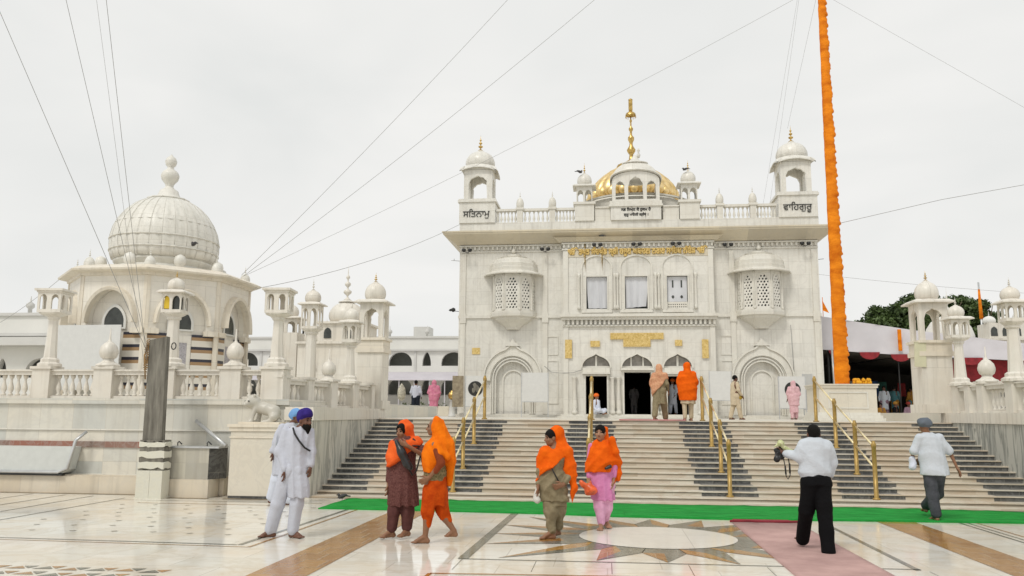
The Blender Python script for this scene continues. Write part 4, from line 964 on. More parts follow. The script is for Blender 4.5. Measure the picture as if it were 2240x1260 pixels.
part('awning',b,M_LILAC,a1)
b=MB(); b.box(-44,-11,64.6,64.98,2.1,3.1); part('parapet_panel',b,M_BGT,a1)
b=MB(); b.box(-15.6,-14.3,65.9,67.5,7.86,8.75); part('water_tank',b,M_BGT,a1); b=MB(); b.box(-34.5,-33.6,65.9,67,7.86,9.2); part('water_tank',b,M_BGT,a1)
a2=arcade('arcade_building','white arcaded building at the far left edge behind the lantern column',-44,-22.0,38,TZ,(1.2,0,1.0,.8),6.55,[(3.35,3.6,4.3)])
b=MB(); b.box(-43.5,-22.2,37.2,37.96,4.9,5.3); part('balcony',b,M_BGT,a2)
# low plant bed wall and pots at the far end of the platform
pb=thing('planter','low stone planter wall with small plants at the left end of the platform','planter')
b=MB(); b.box(-11.2,-8.3,43.5,44.2,PZ,2.12); part('wall',b,M_PED,pb)
b=MB()
for q in range(60):
    x=-11.0+random.random()*2.6; y=43.6+random.random()*.5; z=2.1+random.random()*.18; s=.08+.06*random.random()
    v=Vector((random.uniform(-1,1),random.uniform(-1,1),random.uniform(0,1))).normalized()*s; w_=v.cross(Vector((.3,.5,1))).normalized()*s*.4
    p=Vector((x,y,z)); b.add([p-w_,p+v,p+w_,p-v*.3],[(0,1,2,3)])
part('plants',b,M_LEAF2,pb)
# ============================================================ RAILINGS, CARPETS, POLE, TENT, TREES, WIRES
RLAB=['leftmost brass handrail on the steps, left of the two veiled women in the centre','brass handrail on the steps directly behind the woman in pink','brass handrail on the steps right of the central doorway','rightmost brass handrail on the steps, beside the man with the camera']
for ri,x in enumerate(RAILX):
    t=thing('handrail',RLAB[ri],'handrail',(x,0,0),group='brass handrails on the steps')
    idx=[NS,10,5,1] if ri!=1 else [NS,11,6,1]
    tops=[]
    for i in idx:
        if i==NS: y=FY+(NS-1)*TD+.12; z=PZ
        else: y=FY+(i-1)*TD+.19; z=i*SH
        b=MB(); b.ring(0,y,[(.075,z),(.075,z+.03),(.044,z+.035),(.044,z+1.02),(.05,z+1.03),(.05,z+1.1),(.035,z+1.12),(.03,z+1.16)],14); part('post',b,M_BRASS,t); tops.append((y,z))
    for dz in(1.05,.62):
        b=MB()
        for a,c in zip(tops[:-1],tops[1:]): b.tube([(0,a[0],a[1]+dz),(0,c[0],c[1]+dz)],.022,8)
        part('rail',b,M_BRASSL,t)
def carpet(name,lab,pts,mat,z=.012,amp=.004,nx=60,seed=1,label_cat='carpet'):
    """pts: near-left, near list..., given as two polylines (near, far)"""
    near,far=pts
    def samp(pl,u):
        s=u*(len(pl)-1); i=min(int(s),len(pl)-2); f=s-i; return Vector(pl[i]).lerp(Vector(pl[i+1]),f)
    vs=[];fs=[]; ny=8
    for j in range(ny+1):
        for i in range(nx+1):
            a=samp(near,i/nx); c=samp(far,i/nx); p=a.lerp(c,j/ny)
            zz=z+amp*noise.noise(Vector((p.x*1.5,p.y*2.5,seed)))*2; 
            if j in(0,ny) or i in(0,nx): zz=z+amp*abs(noise.noise(Vector((p.x*3,p.y*3,seed+5))))*3
            vs.append((p.x,p.y,max(.009,zz)))
    m=len(vs); vs+=[(x,y,.001) for x,y,_ in vs]
    for j in range(ny):
        for i in range(nx):
            k=j*(nx+1)+i; fs.append((k,k+1,k+nx+2,k+nx+1))
    for i in range(nx): fs.append((i,m+i,m+i+1,i+1)); k=ny*(nx+1)+i; fs.append((k,k+1,m+k+1,m+k))
    for j in range(ny): k=j*(nx+1); fs.append((k,k+nx+1,m+k+nx+1,m+k)); k+=nx; fs.append((k,m+k,m+k+nx+1,k+nx+1))
    b=MB(); b.add(vs,fs,True); o=b.build(name,mat); return tag(o,lab,label_cat)
carpet('carpet','long green carpet laid along the foot of the steps',([(-5.26,15.02),(-3.2,15.0),(-1.1,14.9),(.2,14.7),(2.6,14.62),(4.8,14.9),(7,15.08),(10.5,15.2)],[(-5.25,16.8),(-3.0,16.83),(-.8,16.82),(1.4,16.8),(3.6,16.84),(5.5,16.85),(7.6,16.7),(8.4,16.3),(12,16.3)]),M_GREEN,.016,.008,110)
carpet('carpet','narrow overlapping strip of green carpet on top of the long one',([(.3,14.76),(2.6,14.72),(5,14.85),(7.3,14.98)],[(.3,15.3),(2.6,15.36),(5,15.4),(7.3,15.36)]),M_GREEN,.026,.004,50,3)
carpet('carpet','pale pink carpet runner leading from the camera towards the steps',([(2.08,4),(3.2,4)],[(2.04,14.22),(3.10,14.30)]),M_PINKC,.016,.003,12,4)
b=MB(); b.tube([(2.02,14.36,.02),(2.3,14.3,.035),(2.6,14.33,.02),(2.9,14.30,.03),(3.12,14.38,.03)],.02,8); b.add([(2.05,14.38,.02),(3.1,14.42,.02),(3.0,14.60,.03),(2.1,14.58,.03)],[(0,1,2,3)])
tag(b.build('rolled_mat',M_REDC),'dark red rolled mat edge where the pink runner meets the green carpet','mat')
b=MB(); b.box(.35,2.05,21.95,22.33,PZ+.001,PZ+.03); tag(b.build('doormat',M_PINKM),'pink mat at the top of the steps before the central door','mat')
# flag pole on plinth
fp=thing('flagpole_plinth','square marble plinth with small steps carrying the orange-wrapped flagpole','plinth',(7.48,27.6,0))
b=MB(); b.box(-.86,.86,-.8,.8,PZ+.26,2.62); b.box(-.9,.9,-.84,.84,2.621,2.70); b.box(-.93,.93,-.87,.87,2.701,2.74); part('block',b,M_PED,fp)
b=MB(); 
for q in range(3): b.box(-.92-.05*(2-q),.92+.05*(2-q),-.86-.08*(2-q),.86,PZ+.087*q+.0,PZ+.087*(q+1)-.001)
part('base_step',b,M_TRIM,fp)
b=MB(); b.plate(rect(-.6,.6,1.98,2.5),[rect(-.56,.56,2.02,2.46)],.02,lambda u,v,q:(u,-.822+q,v)); part('panel_moulding',b,M_TRIM,fp)
pole=thing('flagpole','very tall flagpole wrapped in ruffled orange cloth rising out of the picture','flagpole',(7.46,27.3,0))
b=MB(); vs=[];fs=[];n=28;H0,H1=2.742,26.0;m=560
for j in range(m+1):
    z=H0+(H1-H0)*j/m; r0=.235-.0078*(z-2.7)
    for i in range(n):
        a=2*PI*i/n; w_=noise.noise(Vector((math.cos(a)*1.2,math.sin(a)*1.2,z*2.3)))*.014+noise.noise(Vector((math.cos(a)*3,math.sin(a)*3,z*7)))*.007
        ru=max(0,math.cos(a+.15))**3; ph=(z*1.7+.35*math.sin(z*1.3)+.2*math.sin(z*3.7))%1.0; w_-=.012*max(0,1-abs(((z*.9+a/(2*PI))%1.0)-.5)*26)
        r=max(.05,r0*.93+w_+ru*(.05*(1-ph)**1.5+.012*math.sin(z*31)))
        vs.append((r*math.cos(a),r*math.sin(a),z))
for j in range(m):
    for i in range(n): k=(i+1)%n; fs.append((j*n+i,j*n+k,(j+1)*n+k,(j+1)*n+i))
fs.append(tuple(range(m*n,(m+1)*n))); b.add(vs,fs,True); part('cloth_wrapping',b,M_ORANGECLOTH,pole)
b=MB(); b.tube([(0,0,H1),(0,0,31)],.07,8); part('pole_top',b,M_STEEL,pole)
# marigold tray on plinth
b=MB()
for q in range(26):
    b.ring(random.uniform(-.2,.28),random.uniform(-.15,.15),[(.01,0),(.06,.03),(.05,.09),(.01,.12)],7)
    b.v[-28:]=[(x,y,z+random.random()*.0+(.08 if q>15 else 0)) for x,y,z in b.v[-28:]]
mg=tag(b.build('marigold_heap',pm('marigold',(.75,.36,.01),.8,var=.3,scale=14)),'small heap of yellow marigolds on the plinth right of the orange pole','flowers'); mg.location=(8.03,27.3,2.742)
# ---- tent
tn=thing('tent','large white cloth tent with dark red scalloped trim, behind the right stair turret','tent')
def cloth(mb,p,nx=24,ny=6,sag=.25,th=.02,seed=0,wr=.03):
    a,b_,c,d=[Vector(q) for q in p]; vs=[];fs=[]
    for j in range(ny+1):
        for i in range(nx+1):
            u,v=i/nx,j/ny; q=a.lerp(b_,u).lerp(d.lerp(c,u),v); q.z-=sag*math.sin(PI*((u*3)%1))*(1-v*.2); q.y+=wr*noise.noise(Vector((u*20,v*3,seed)))*3
            vs.append(q)
    for j in range(ny):
        for i in range(nx): k=j*(nx+1)+i; fs.append((k,k+1,k+nx+2,k+nx+1))
    mb.add(vs,fs,True)
TB=[(10.15,6.42),(14.3,5.74),(19.05,5.12),(27,5.0)]; TL=[(10.15,4.82),(14.3,4.52),(19.05,4.3),(27,4.1)]
b=MB()
for i in range(3):
    (xa,za),(xb,zb)=TB[i],TB[i+1]; (_,la),(_,lb)=TL[i],TL[i+1]
    cloth(b,[(xa,40,la),(xb,40,lb),(xb,40.15,zb),(xa,40.15,za)],16,5,.0,seed=i)
part('front_panel',b,M_TENT,tn)
b=MB()
for i in range(3):
    (xa,za),(xb,zb)=TB[i],TB[i+1]; cloth(b,[(xa,40.16,za),(xb,40.16,zb),(xb,54,zb-.5),(xa,54,za-.6)],14,6,.06,seed=i+4)
part('roof_cloth',b,M_TENT,tn)
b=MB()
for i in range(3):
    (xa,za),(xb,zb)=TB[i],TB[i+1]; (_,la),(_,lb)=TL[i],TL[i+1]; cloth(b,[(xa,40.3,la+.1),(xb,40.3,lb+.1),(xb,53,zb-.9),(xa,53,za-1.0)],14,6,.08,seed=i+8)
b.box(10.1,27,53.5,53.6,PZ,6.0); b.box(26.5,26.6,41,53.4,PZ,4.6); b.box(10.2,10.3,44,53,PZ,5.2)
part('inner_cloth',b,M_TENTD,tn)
b=MB()
for i in range(3):
    (_,la),(_,lb)=TL[i],TL[i+1]; xa,xb=TB[i][0],TB[i+1][0]; n=int((xb-xa)/1.35)
    for q in range(n):
        u0=xa+(xb-xa)*q/n; u1=xa+(xb-xa)*(q+1)/n; z0=la+(lb-la)*(q+.5)/n+.03; m_=(u0+u1)/2; w_=(u1-u0)/2*.66
        if (i*5+q)%4==3: continue
        b.plate([(m_-w_,z0)]+[(m_-w_*math.cos(PI*k/8),z0-.34*math.sin(PI*k/8)) for k in range(1,8)]+[(m_+w_,z0)],[],.02,lambda u,v,q_:(u,39.93+q_,v))
b.box(15.5,27,40.6,40.65,3.4,4.4)
part('scalloped_trim',b,M_TENTR,tn)
b=MB()
for x,zt in((10.45,6.3),(10.6,6.3),(13.6,5.7),(16.5,5.3),(21,5)):
    b.tube([(x,40.3,PZ),(x,40.3,zt)],.05 if x<10.5 else .035,6)
for z in(2.4,3.0,3.7,4.4): b.tube([(10.4,40.35,z),(11.3,40.35,z+.1)],.03,5)
part('tent_pole',b,M_IRON,tn)
b=MB(); b.tube([(10.55,39.8,PZ),(10.5,39.8,4.8)],.05,6); part('white_post',b,M_STEEL,tn)
b=MB(); b.box(13.5,13.66,39.85,39.9,4.75,5.75); part('orange_strip',b,M_ORANGECLOTH,tn)
# dark scalloped red hangings near right turret
b=MB()
for q in range(7):
    x=16.2+q*.75; b.plate([(x-.4,4.3),(x-.3,3.6),(x,3.2-.25*(q%2)),(x+.3,3.6),(x+.4,4.3)],[],.03,lambda u,v,q_:(u,40.75+q_,v))
part('red_hanging',b,M_TENTR,tn)
# stall tables and hung goods inside the tent
COLS=[(.30,.03,.03),(.05,.12,.30),(.5,.45,.42),(.40,.16,.05),(.06,.2,.16),(.35,.08,.2),(.1,.08,.07)]
GM=[pm('stall_cloth%s'%'abcdefg'[i],c,.85,var=.3,scale=6) for i,c in enumerate(COLS)]
for q,(x,y,w_,h_,z) in enumerate(((12.9,46,.5,.7,2.9),(13.5,46.5,.45,.9,2.7),(14.2,46,.4,.8,2.8),(14.9,47,.5,.7,2.9),(15.6,46,.4,.7,2.8))):
    b=MB(); vs=[];fs=[]
    for j in range(5):
        for i in range(7):
            u=i/6; vs.append((x+(u-.5)*w_*(1+.15*j/4),y+.06*math.sin(u*9+q),z+h_*(1-j/4)))
    for j in range(4):
        for i in range(6): k=j*7+i; fs.append((k,k+1,k+8,k+7))
    b.add(vs,fs,True); tag(b.build('hung_cloth',GM[(q*3+2)%7]),'%s cloth hanging for sale in the dim tent'%['grey','teal','dark red','pale','brown'][q],'cloth',"cloths hung in the tent")
# ---- trees
def tree(x,y,z0,h,cr,lab,n=9000,mat=M_LEAF,blobs=None,seed=1,ls=.16):
    rg=np.random.default_rng(seed); t=thing('tree',lab,'tree',(x,y,z0))
    b=MB(); b.tube([(0,0,0),(.1,.05,h*.3),(0,.1,h*.55)],.28,9,r1=.16)
    lim=[]
    for i in range(7):
        a=i*2.4; e=(cr*.6*math.cos(a),cr*.5*math.sin(a),h*(.7+.08*(i%3))); lim.append(e)
        b.tube([(0,.08,h*(.38+.03*i)),(e[0]*.5,e[1]*.5,h*.62),e],.1,6,r1=.03)
    part('trunk',b,M_BARK,t)
    cen=[];rad=[]
    for bx,by,bz,br in blobs: cen.append((bx,by,bz)); rad.append(br)
    # scatter sub-clumps on each blob, then leaves in clumps
    P=[]
    tot=sum(r*r for r in rad)
    for c,r in zip(cen,rad):
        k=max(6,int(26*r*r)); 
        for q in range(k):
            v=rg.normal(size=3); v/=np.linalg.norm(v); v*=r*(.55+.45*rg.random()**.5); v[2]*=.8
            cc=np.array(c)+v; m=int(n*r*r/tot/k); cr_=.34+.3*rg.random()
            d=rg.normal(size=(m,3)); d/=np.linalg.norm(d,axis=1)[:,None]; d*=cr_*(rg.random((m,1))**.45); d[:,2]*=.7
            P.append(cc+d)
    P=np.concatenate(P); m=len(P)
    u=rg.normal(size=(m,3)); u/=np.linalg.norm(u,axis=1)[:,None]; w=rg.normal(size=(m,3)); w-=u*(u*w).sum(1)[:,None]; w/=np.linalg.norm(w,axis=1)[:,None]
    s=ls*(.6+.8*rg.random((m,1))); V=np.stack([P-u*s,P-w*s*.5,P+u*s,P+w*s*.5],1).reshape(-1,3)
    me=bpy.data.meshes.new('crown'); me.vertices.add(4*m); me.vertices.foreach_set('co',V.astype('f').ravel()); me.loops.add(4*m); me.loops.foreach_set('vertex_index',np.arange(4*m,dtype='i'))
    me.polygons.add(m); me.polygons.foreach_set('loop_start',np.arange(0,4*m,4,dtype='i')); me.update(); me.validate()
    me.materials.append(mat); o=bpy.data.objects.new('crown',me); COL.objects.link(o); o.parent=t
    return t
tree(26.6,72,PZ+.9,10,5,'broad dark green tree rising behind the tent and the right stair turret',52000,M_LEAF,[(-4.2,0,5.4,1.5),(-3.2,0,6.6,1.6),(-1.6,0,7.2,1.9),(-.2,0,8.0,1.8),(-2,0,5.2,2.2),(.6,0,5.6,2.2),(-.2,-.6,6.8,1.8),(-4.8,0,6.5,.9),(-3.8,.3,7.8,.8),(.2,.3,9.0,.7)],3,.15)
tree(31.9,74,PZ+1.7,9,4,'second dark green tree right of the first, behind the right-hand domes',36000,M_LEAF,[(-3.2,0,7.0,1.3),(-2.2,0,7.4,1.6),(-1.0,0,7.2,1.7),(.4,0,6.2,1.5),(1.2,0,5.4,1.3),(-1.8,0,5.4,2.0),(-3.2,0,5.2,1.4),(0,0,4.4,1.6),(2.0,.4,6.2,.5)],5,.15)
tree(20.6,75,PZ+.4,7,1.5,'small tree top just above the tent roof right of the orange pole',3500,M_LEAF2,[(-.3,0,6.3,.55),(.4,0,6.0,.5),(-.1,0,5.6,.5)],8,.12)
# white dome and small domed pavilion behind the tent
wd=thing('domed_building','plain white domed building half hidden behind the right stair turret','building',(18.2,46,0))
b=MB(); b.ring(0,0,[(1.25,PZ),(1.25,5.55),(1.32,5.57),(1.32,5.65)],32,False); part('drum',b,M_BGW,wd)
b=MB(); b.ring(0,0,[(1.22,5.65),(1.2,6.0),(1.08,6.4),(.85,6.75),(.5,7.0),(.12,7.12)],36); finial(b,0,0,7.05,1.6,.12,8); part('dome',b,M_DOME,wd)
pv=thing('distant_pavilion','small white pavilion with several domes, seen above the tent at the right edge','pavilion',(27.6,60,0))
b=MB(); b.box(-1.7,3,-1,1,PZ,6.9); b.box(-1.9,3.2,-1.2,1.2,6.901,7.05); b.box(-1.6,3,-.9,.9,7.051,8.1); part('wall',b,M_BAL,pv)
b=MB()
for q in range(6): b.plate(arch(-1.3+q*.75,7.2,7.55,7.85,.22,'cusp',10),[],.02,lambda u,v,q_:(u,-.93+q_,v))
part('arched_window',b,M_DARKG,pv)
for x,r in((-1.35,.42),(-.35,.42),(1.0,.8),(2.4,.6)):
    b=MB(); onion(b,x,-.4,8.1,r,r*1.25,24,.05,12); finial(b,x,-.4,8.1+r*1.25,r*.9,r*.12,6); part('dome',b,M_BGW,pv)
fl=thing('distant_flag','tall thin pole wrapped in orange cloth standing far behind the right-hand domes','flagpole',(26.35,61,0))
b=MB(); b.tube([(0,0,PZ),(0,0,11.2)],.06,6); part('pole',b,M_STEEL,fl)
b=MB(); b.tube([(.02,0,8.6),(0,0,9.8),(0,0,10.7)],.13,7,r1=.07); part('cloth',b,M_ORANGECLOTH,fl)
b=MB(); b.tube([(0,0,7.2),(0,0,8.7)],.02,5); b.add([(0,0,8.5),(.35,0,7.75),(.0,0,7.9)],[(0,1,2)]); pn=tag(b.build('pennant',M_ORANGECLOTH),'tiny orange pennant above the tent corner beside the temple wall','flag'); pn.location=(12.8,50,0)
# ---- wires
def wire(lab,p,r=.012,sag=0):
    p=[Vector(q) for q in p]; b=MB(); pts=[]
    if len(p)==2:
        for i in range(13):
            u=i/12; q=p[0].lerp(p[1],u); q.z-=sag*4*u*(1-u); pts.append(q)
    else: pts=p
    b.tube(pts,r*.5,5); tag(b.build('guy_wire',M_WIRE),lab,'wire',group='guy wires and cables')
wire('leftmost thick guy wire running up to the left from the concrete pole',[(-9.43,16.15,2.9),(-12.6,14,11)],.012)
wire('guy wire from the concrete pole up past the left side of the big dome',[(-9.41,16.1,2.95),(-10.25,13.4,10.2)],.010)
wire('nearly vertical guy wire from the concrete pole, right of its neighbours',[(-9.43,16.1,2.8),(-9.0,12.9,9.9)],.010)
wire('thin guy wire between the two steep ones at the concrete pole',[(-9.46,16.1,2.6),(-9.18,12.9,9.8)],.006)
wire('steepest cable of the fan from the shrine roof to the top of the picture',[(-12.55,27,6.45),(-2.5,27,17.1)],.014,.15)
wire('middle cable of the fan from the shrine roof to the top of the picture',[(-12.5,27,6.4),(1.0,27,17.1)],.014,.2)
wire('cable from the shrine roof to the upper part of the orange flagpole',[(-12.45,27,6.42),(7.44,27.2,16.3)],.011,.25)
wire('cable from the shrine roof passing low to the left corner of the temple',[(-12.25,27.3,6.0),(-6.9,38.2,10.75)],.018,.35)
wire('dark cable leaving the orange pole to the right at half height',[(7.6,27.2,7.95),(9.56,24,7.86),(11.6,21.3,7.7)],.014)
wire('faint cable falling to the right from the top of the orange pole',[(7.5,27.2,15.95),(14.5,27,10.9)],.008)
wire('faint twin cable left of the orange pole, reaching the temple roof',[(7.4,27.3,19.6),(7.32,38.1,11.4)],.008)
wire('second faint cable left of the orange pole, reaching the temple roof',[(7.42,27.3,19.9),(7.62,38.1,11.4)],.008)
wire('cable from the orange pole to the spire of the right turret',[(7.42,27.3,16.4),(8.68,38.6,15.2)],.009)
wire('faint cable far behind, right of the orange pole',[(14.7,60,11.8),(29.5,60,10.2)],.02,.1)
wire('cable from the left lantern column to the shrine eave',[(-24.5,30.5,5.1),(-19.2,27,6.5)],.015,.1)
# ---- boards in front of the temple
def board(lab,x,y,w,h,z,leg=True,mat=M_BOARD,frame=True):
    t=thing('display_board',lab,'board',(x,y,0)); b=MB(); b.box(-w/2,w/2,-.02,.02,z,z+h); part('panel',b,mat,t)
    if leg:
        b=MB(); 
        for s in(-1,1): b.box(s*(w/2-.02)-.018,s*(w/2-.02)+.018,-.03,.03,PZ+.001,z+h)
        b.box(-w/2,w/2,-.018,.018,z-.03,z-.001); part('leg',b,M_STEEL if frame else M_IRON,t)
    return t
q=(36.6-.0)/32.5
def XB(x): return x*q
def ZB(z): return 1.75+(z-1.75)*q
board('blank white board on a thin metal stand left of the left doorway',XB(-2.77),36.6,1.22,1.27,ZB(2.23))
board('blank white board on legs right of the right doorway',XB(4.38),36.6,.97,1.24,ZB(2.32))
for x,y_,s,lab in((XB(-5.12),36.4,1,'white poster board with a round dark photograph at the left corner of the temple'),(XB(7.0),36.4,1,'white poster board with a round dark photograph behind the woman in pale pink')):
    t=board(lab,x,y_,1.15 if x>0 else .9,1.34,ZB(2.03))
    b=MB(); b.plate([(.33*math.cos(2*PI*i/24)+.02,ZB(2.72)+.33*math.sin(2*PI*i/24)) for i in range(24)],[],.01,lambda u,v,q_:(u,-.034+q_,v)); pc_=part('round_picture',b,M_BLACK,t)
    b=MB(); rr_=random.Random(5)
    for k in range(9):
        a=rr_.uniform(0,6.28); d=rr_.uniform(0,.16); s_=rr_.uniform(.05,.13); cx_,cz_=.02+d*math.cos(a),ZB(2.72)+d*math.sin(a)
        b.plate([(cx_+s_*math.cos(2*PI*i/7+a)*(1 if i%2 else .6),cz_+s_*math.sin(2*PI*i/7+a)) for i in range(7)],[],.004,lambda u,v,q_,k=k:(u,-.036-.0008*k+q_*.1,v))
    b.build('picture_detail',M_CONC,pc_)
board('tall brown panel leaning at the left corner of the temple',XB(-5.82),36.5,.5,1.38,ZB(2.0),False,M_BRDOOR)
board('dark grey panel standing behind the poster board at the right corner of the temple',XB(7.66),36.8,.42,1.5,ZB(2.0),True,M_TANK)
# topiary-like round sign on thin stand (left of the platform)
t=thing('ornament_stand','oval patterned ornament on a thin white stand at the left end of the platform','ornament',(-10.0,40,PZ))
b=MB(); b.ring(0,0,[(.18,0),(.16,.04),(.02,.06),(.02,.75)],10); part('stand',b,M_STEEL,t)
b=MB(); b.ring(0,0,[(.02,.73),(.17,.85),(.21,1.1),(.18,1.35),(.05,1.55),(.01,1.6)],14,True,.15,7); part('oval_head',b,pm('speckled_ornament',(.45,.42,.34),.6,var=.5,scale=16),t)
t=thing('brass_pot_stand','round brass vessel on a pale stand left of the brown panel','vessel',(-6.9,37,PZ))
b=MB(); b.ring(0,0,[(.2,0),(.16,.05),(.1,.7),(.16,.74)],12); part('stand',b,M_BOARD,t)
b=MB(); b.ring(0,0,[(.05,.75),(.17,.83),(.2,.95),(.14,1.08),(.08,1.12),(.1,1.16)],16); part('vessel',b,M_GOLD,t)
# small birds
def bird(x,y,z,rz,lab,s=1):
    b=MB(); b.ring(0,0,[(.01,-.11),(.035,-.07),(.05,0),(.045,.06),(.02,.1)],10)
    b.v=[(xx*s,zz*s,(yy+.07)*s-.25*zz*s) for xx,yy,zz in b.v]; b.ring(0,.085*s,[(.005,.07*s),(.03*s,.085*s),(.03*s,.12*s),(.005,.14*s)],8)
    b.v=[(xx,-yy if False else yy,zz) for xx,yy,zz in b.v]
    b.tube([(0,-.09*s,.08*s),(0,-.19*s,.06*s)],.02*s,5,r1=.012*s); b.tube([(0,.11*s,.105*s),(0,.14*s,.1*s)],.008*s,4)
    b.tube([(.015*s,0,.03*s),(.015*s,0,0)],.004,4); b.tube([(-.015*s,0,.03*s),(-.015*s,0,0)],.004,4)
    o=tag(b.build('pigeon',pm('pigeon_feathers',(.05,.048,.05),.6,var=.3) if 'pigeon_feathers' not in MATS else MATS['pigeon_feathers']),lab,'bird',group='pigeons'); o.location=(x,y,z); o.rotation_euler=(0,0,rz)
bird(-5.3,16.55,.02,2.2,'pigeon standing on the left corner of the green carpet',.9)
bird(-13.62,25.6,7.2,1,'dark pigeon on the shrine roof below the big dome',1.3)
x_,y_,z_=TX(-1.0,-.55,11.72); bird(x_,y_,z_,-1.2,'pigeon on the left small roof kiosk of the temple',1.25)
x_,y_,z_=TX(3.36,-.55,11.72); bird(x_,y_,z_,1.4,'pigeon on the right small roof kiosk of the temple',1.15)
x_,y_,z_=TX(-.1,-.5,8.95); bird(x_,y_,z_,1,'pigeon perched under the eave above the gold inscription',1.2)
# ============================================================ FIGURES (signed-distance bodies and clothes)
def surf_nets(d,lo,h):
    s=d<0; c=s[:-1,:-1,:-1].astype('i1')
    for dx,dy,dz in((1,0,0),(0,1,0),(0,0,1),(1,1,0),(1,0,1),(0,1,1),(1,1,1)):
        c=c+s[dx:s.shape[0]-1+dx,dy:s.shape[1]-1+dy,dz:s.shape[2]-1+dz]
    I=np.argwhere((c>0)&(c<8)); idx=np.full(c.shape,-1,'i4'); idx[tuple(I.T)]=np.arange(len(I))
    acc=np.zeros((len(I),3)); cnt=np.zeros(len(I))
    cor=[(0,0,0),(1,0,0),(0,1,0),(1,1,0),(0,0,1),(1,0,1),(0,1,1),(1,1,1)]
    val=[d[I[:,0]+a,I[:,1]+b,I[:,2]+e] for a,b,e in cor]
    for a in range(8):
        for b in range(a+1,8):
            if sum(abs(cor[a][k]-cor[b][k]) for k in range(3))!=1: continue
            m=(val[a]<0)!=(val[b]<0); t=np.where(m,val[a]/(val[a]-val[b]+1e-12),0)
            p=np.array(cor[a])[None]+t[:,None]*(np.array(cor[b])-np.array(cor[a]))[None]
            acc+=p*m[:,None]; cnt+=m
    V=(I+acc/cnt[:,None])*h+np.array(lo)
    F=[]
    for ax in range(3):
        sl0=[slice(1,-1)]*3; sl0[ax]=slice(0,-1); sl1=list(sl0); sl1[ax]=slice(1,None)
        a=s[tuple(sl0)];b=s[tuple(sl1)]; E=np.argwhere(a!=b); st=a[tuple(E.T)]
        off=np.ones(3,int); off[ax]=0; E=E+off
        u=[0,0,0];v=[0,0,0]; u[(ax+1)%3]=1; v[(ax+2)%3]=1; u=np.array(u);v=np.array(v)
        q=np.stack([idx[tuple((E-u-v).T)],idx[tuple((E-v).T)],idx[tuple(E.T)],idx[tuple((E-u).T)]],1)
        q[~st]=q[~st][:,::-1]; F.append(q)
    F=np.concatenate(F); F=F[(F>=0).all(1)]
    return V,F
def np_mesh(name,V,F,mat,parent,loc=None):
    me=bpy.data.meshes.new(name); n=len(F); me.vertices.add(len(V)); me.vertices.foreach_set('co',V.astype('f').ravel())
    me.loops.add(4*n); me.loops.foreach_set('vertex_index',F.astype('i').ravel()); me.polygons.add(n); me.polygons.foreach_set('loop_start',np.arange(0,4*n,4,dtype='i'))
    me.polygons.foreach_set('use_smooth',np.ones(n,bool)); me.update(); me.materials.append(mat)
    o=bpy.data.objects.new(name,me); COL.objects.link(o); o.parent=parent
    if loc is not None: o.location=loc
    return o
def smin(a,b,k):
    if k<=0: return np.minimum(a,b)
    h=np.clip(.5+.5*(b-a)/k,0,1); return b+(a-b)*h-k*h*(1-h)
def V3(p): return np.array(p,float)
def f_cap(a,b,ra,rb,fl=None):
    a=V3(a);b=V3(b);ab=b-a;L2=(ab*ab).sum()+1e-9
    def f(X,Y,Z):
        t=np.clip(((X-a[0])*ab[0]+(Y-a[1])*ab[1]+(Z-a[2])*ab[2])/L2,0,1)
        return np.sqrt((X-a[0]-t*ab[0])**2+(Y-a[1]-t*ab[1])**2+(Z-a[2]-t*ab[2])**2)-(ra+(rb-ra)*t)
    m=max(ra,rb); return f,np.minimum(a,b)-m,np.maximum(a,b)+m
def f_ell(c,r,rz=0,ry=0):
    c=V3(c);r=V3(r);ca,sa=math.cos(rz),math.sin(rz); cb,sb=math.cos(ry),math.sin(ry)
    def f(X,Y,Z):
        x=(X-c[0]);y=(Y-c[1]);z=Z-c[2]; x,y=x*ca+y*sa,-x*sa+y*ca; x,z=x*cb-z*sb,x*sb+z*cb
        k=np.sqrt((x/r[0])**2+(y/r[1])**2+(z/r[2])**2); return (k-1)*r.min()
    m=r.max(); return f,c-m,c+m
def f_stk(rows):
    """stack of ellipses: (z,cx,cy,rx,ry) from low to high"""
    A=np.array(sorted(rows),float)
    def f(X,Y,Z):
        z=Z; cx=np.interp(z,A[:,0],A[:,1]);cy=np.interp(z,A[:,0],A[:,2]);rx=np.interp(z,A[:,0],A[:,3]);ry=np.interp(z,A[:,0],A[:,4])
        k=np.sqrt(((X-cx)/rx)**2+((Y-cy)/ry)**2); d=(k-1)*np.minimum(rx,ry)
        return np.maximum(d,np.maximum(A[0,0]-Z,Z-A[-1,0]))
    m=max(A[:,3].max(),A[:,4].max())
    return f,np.array([A[:,1].min()-m,A[:,2].min()-m,A[0,0]]),np.array([A[:,1].max()+m,A[:,2].max()+m,A[-1,0]])
def prim(p):
    k=p[0]
    return {'c':f_cap,'e':f_ell,'s':f_stk}[k](*p[1:])
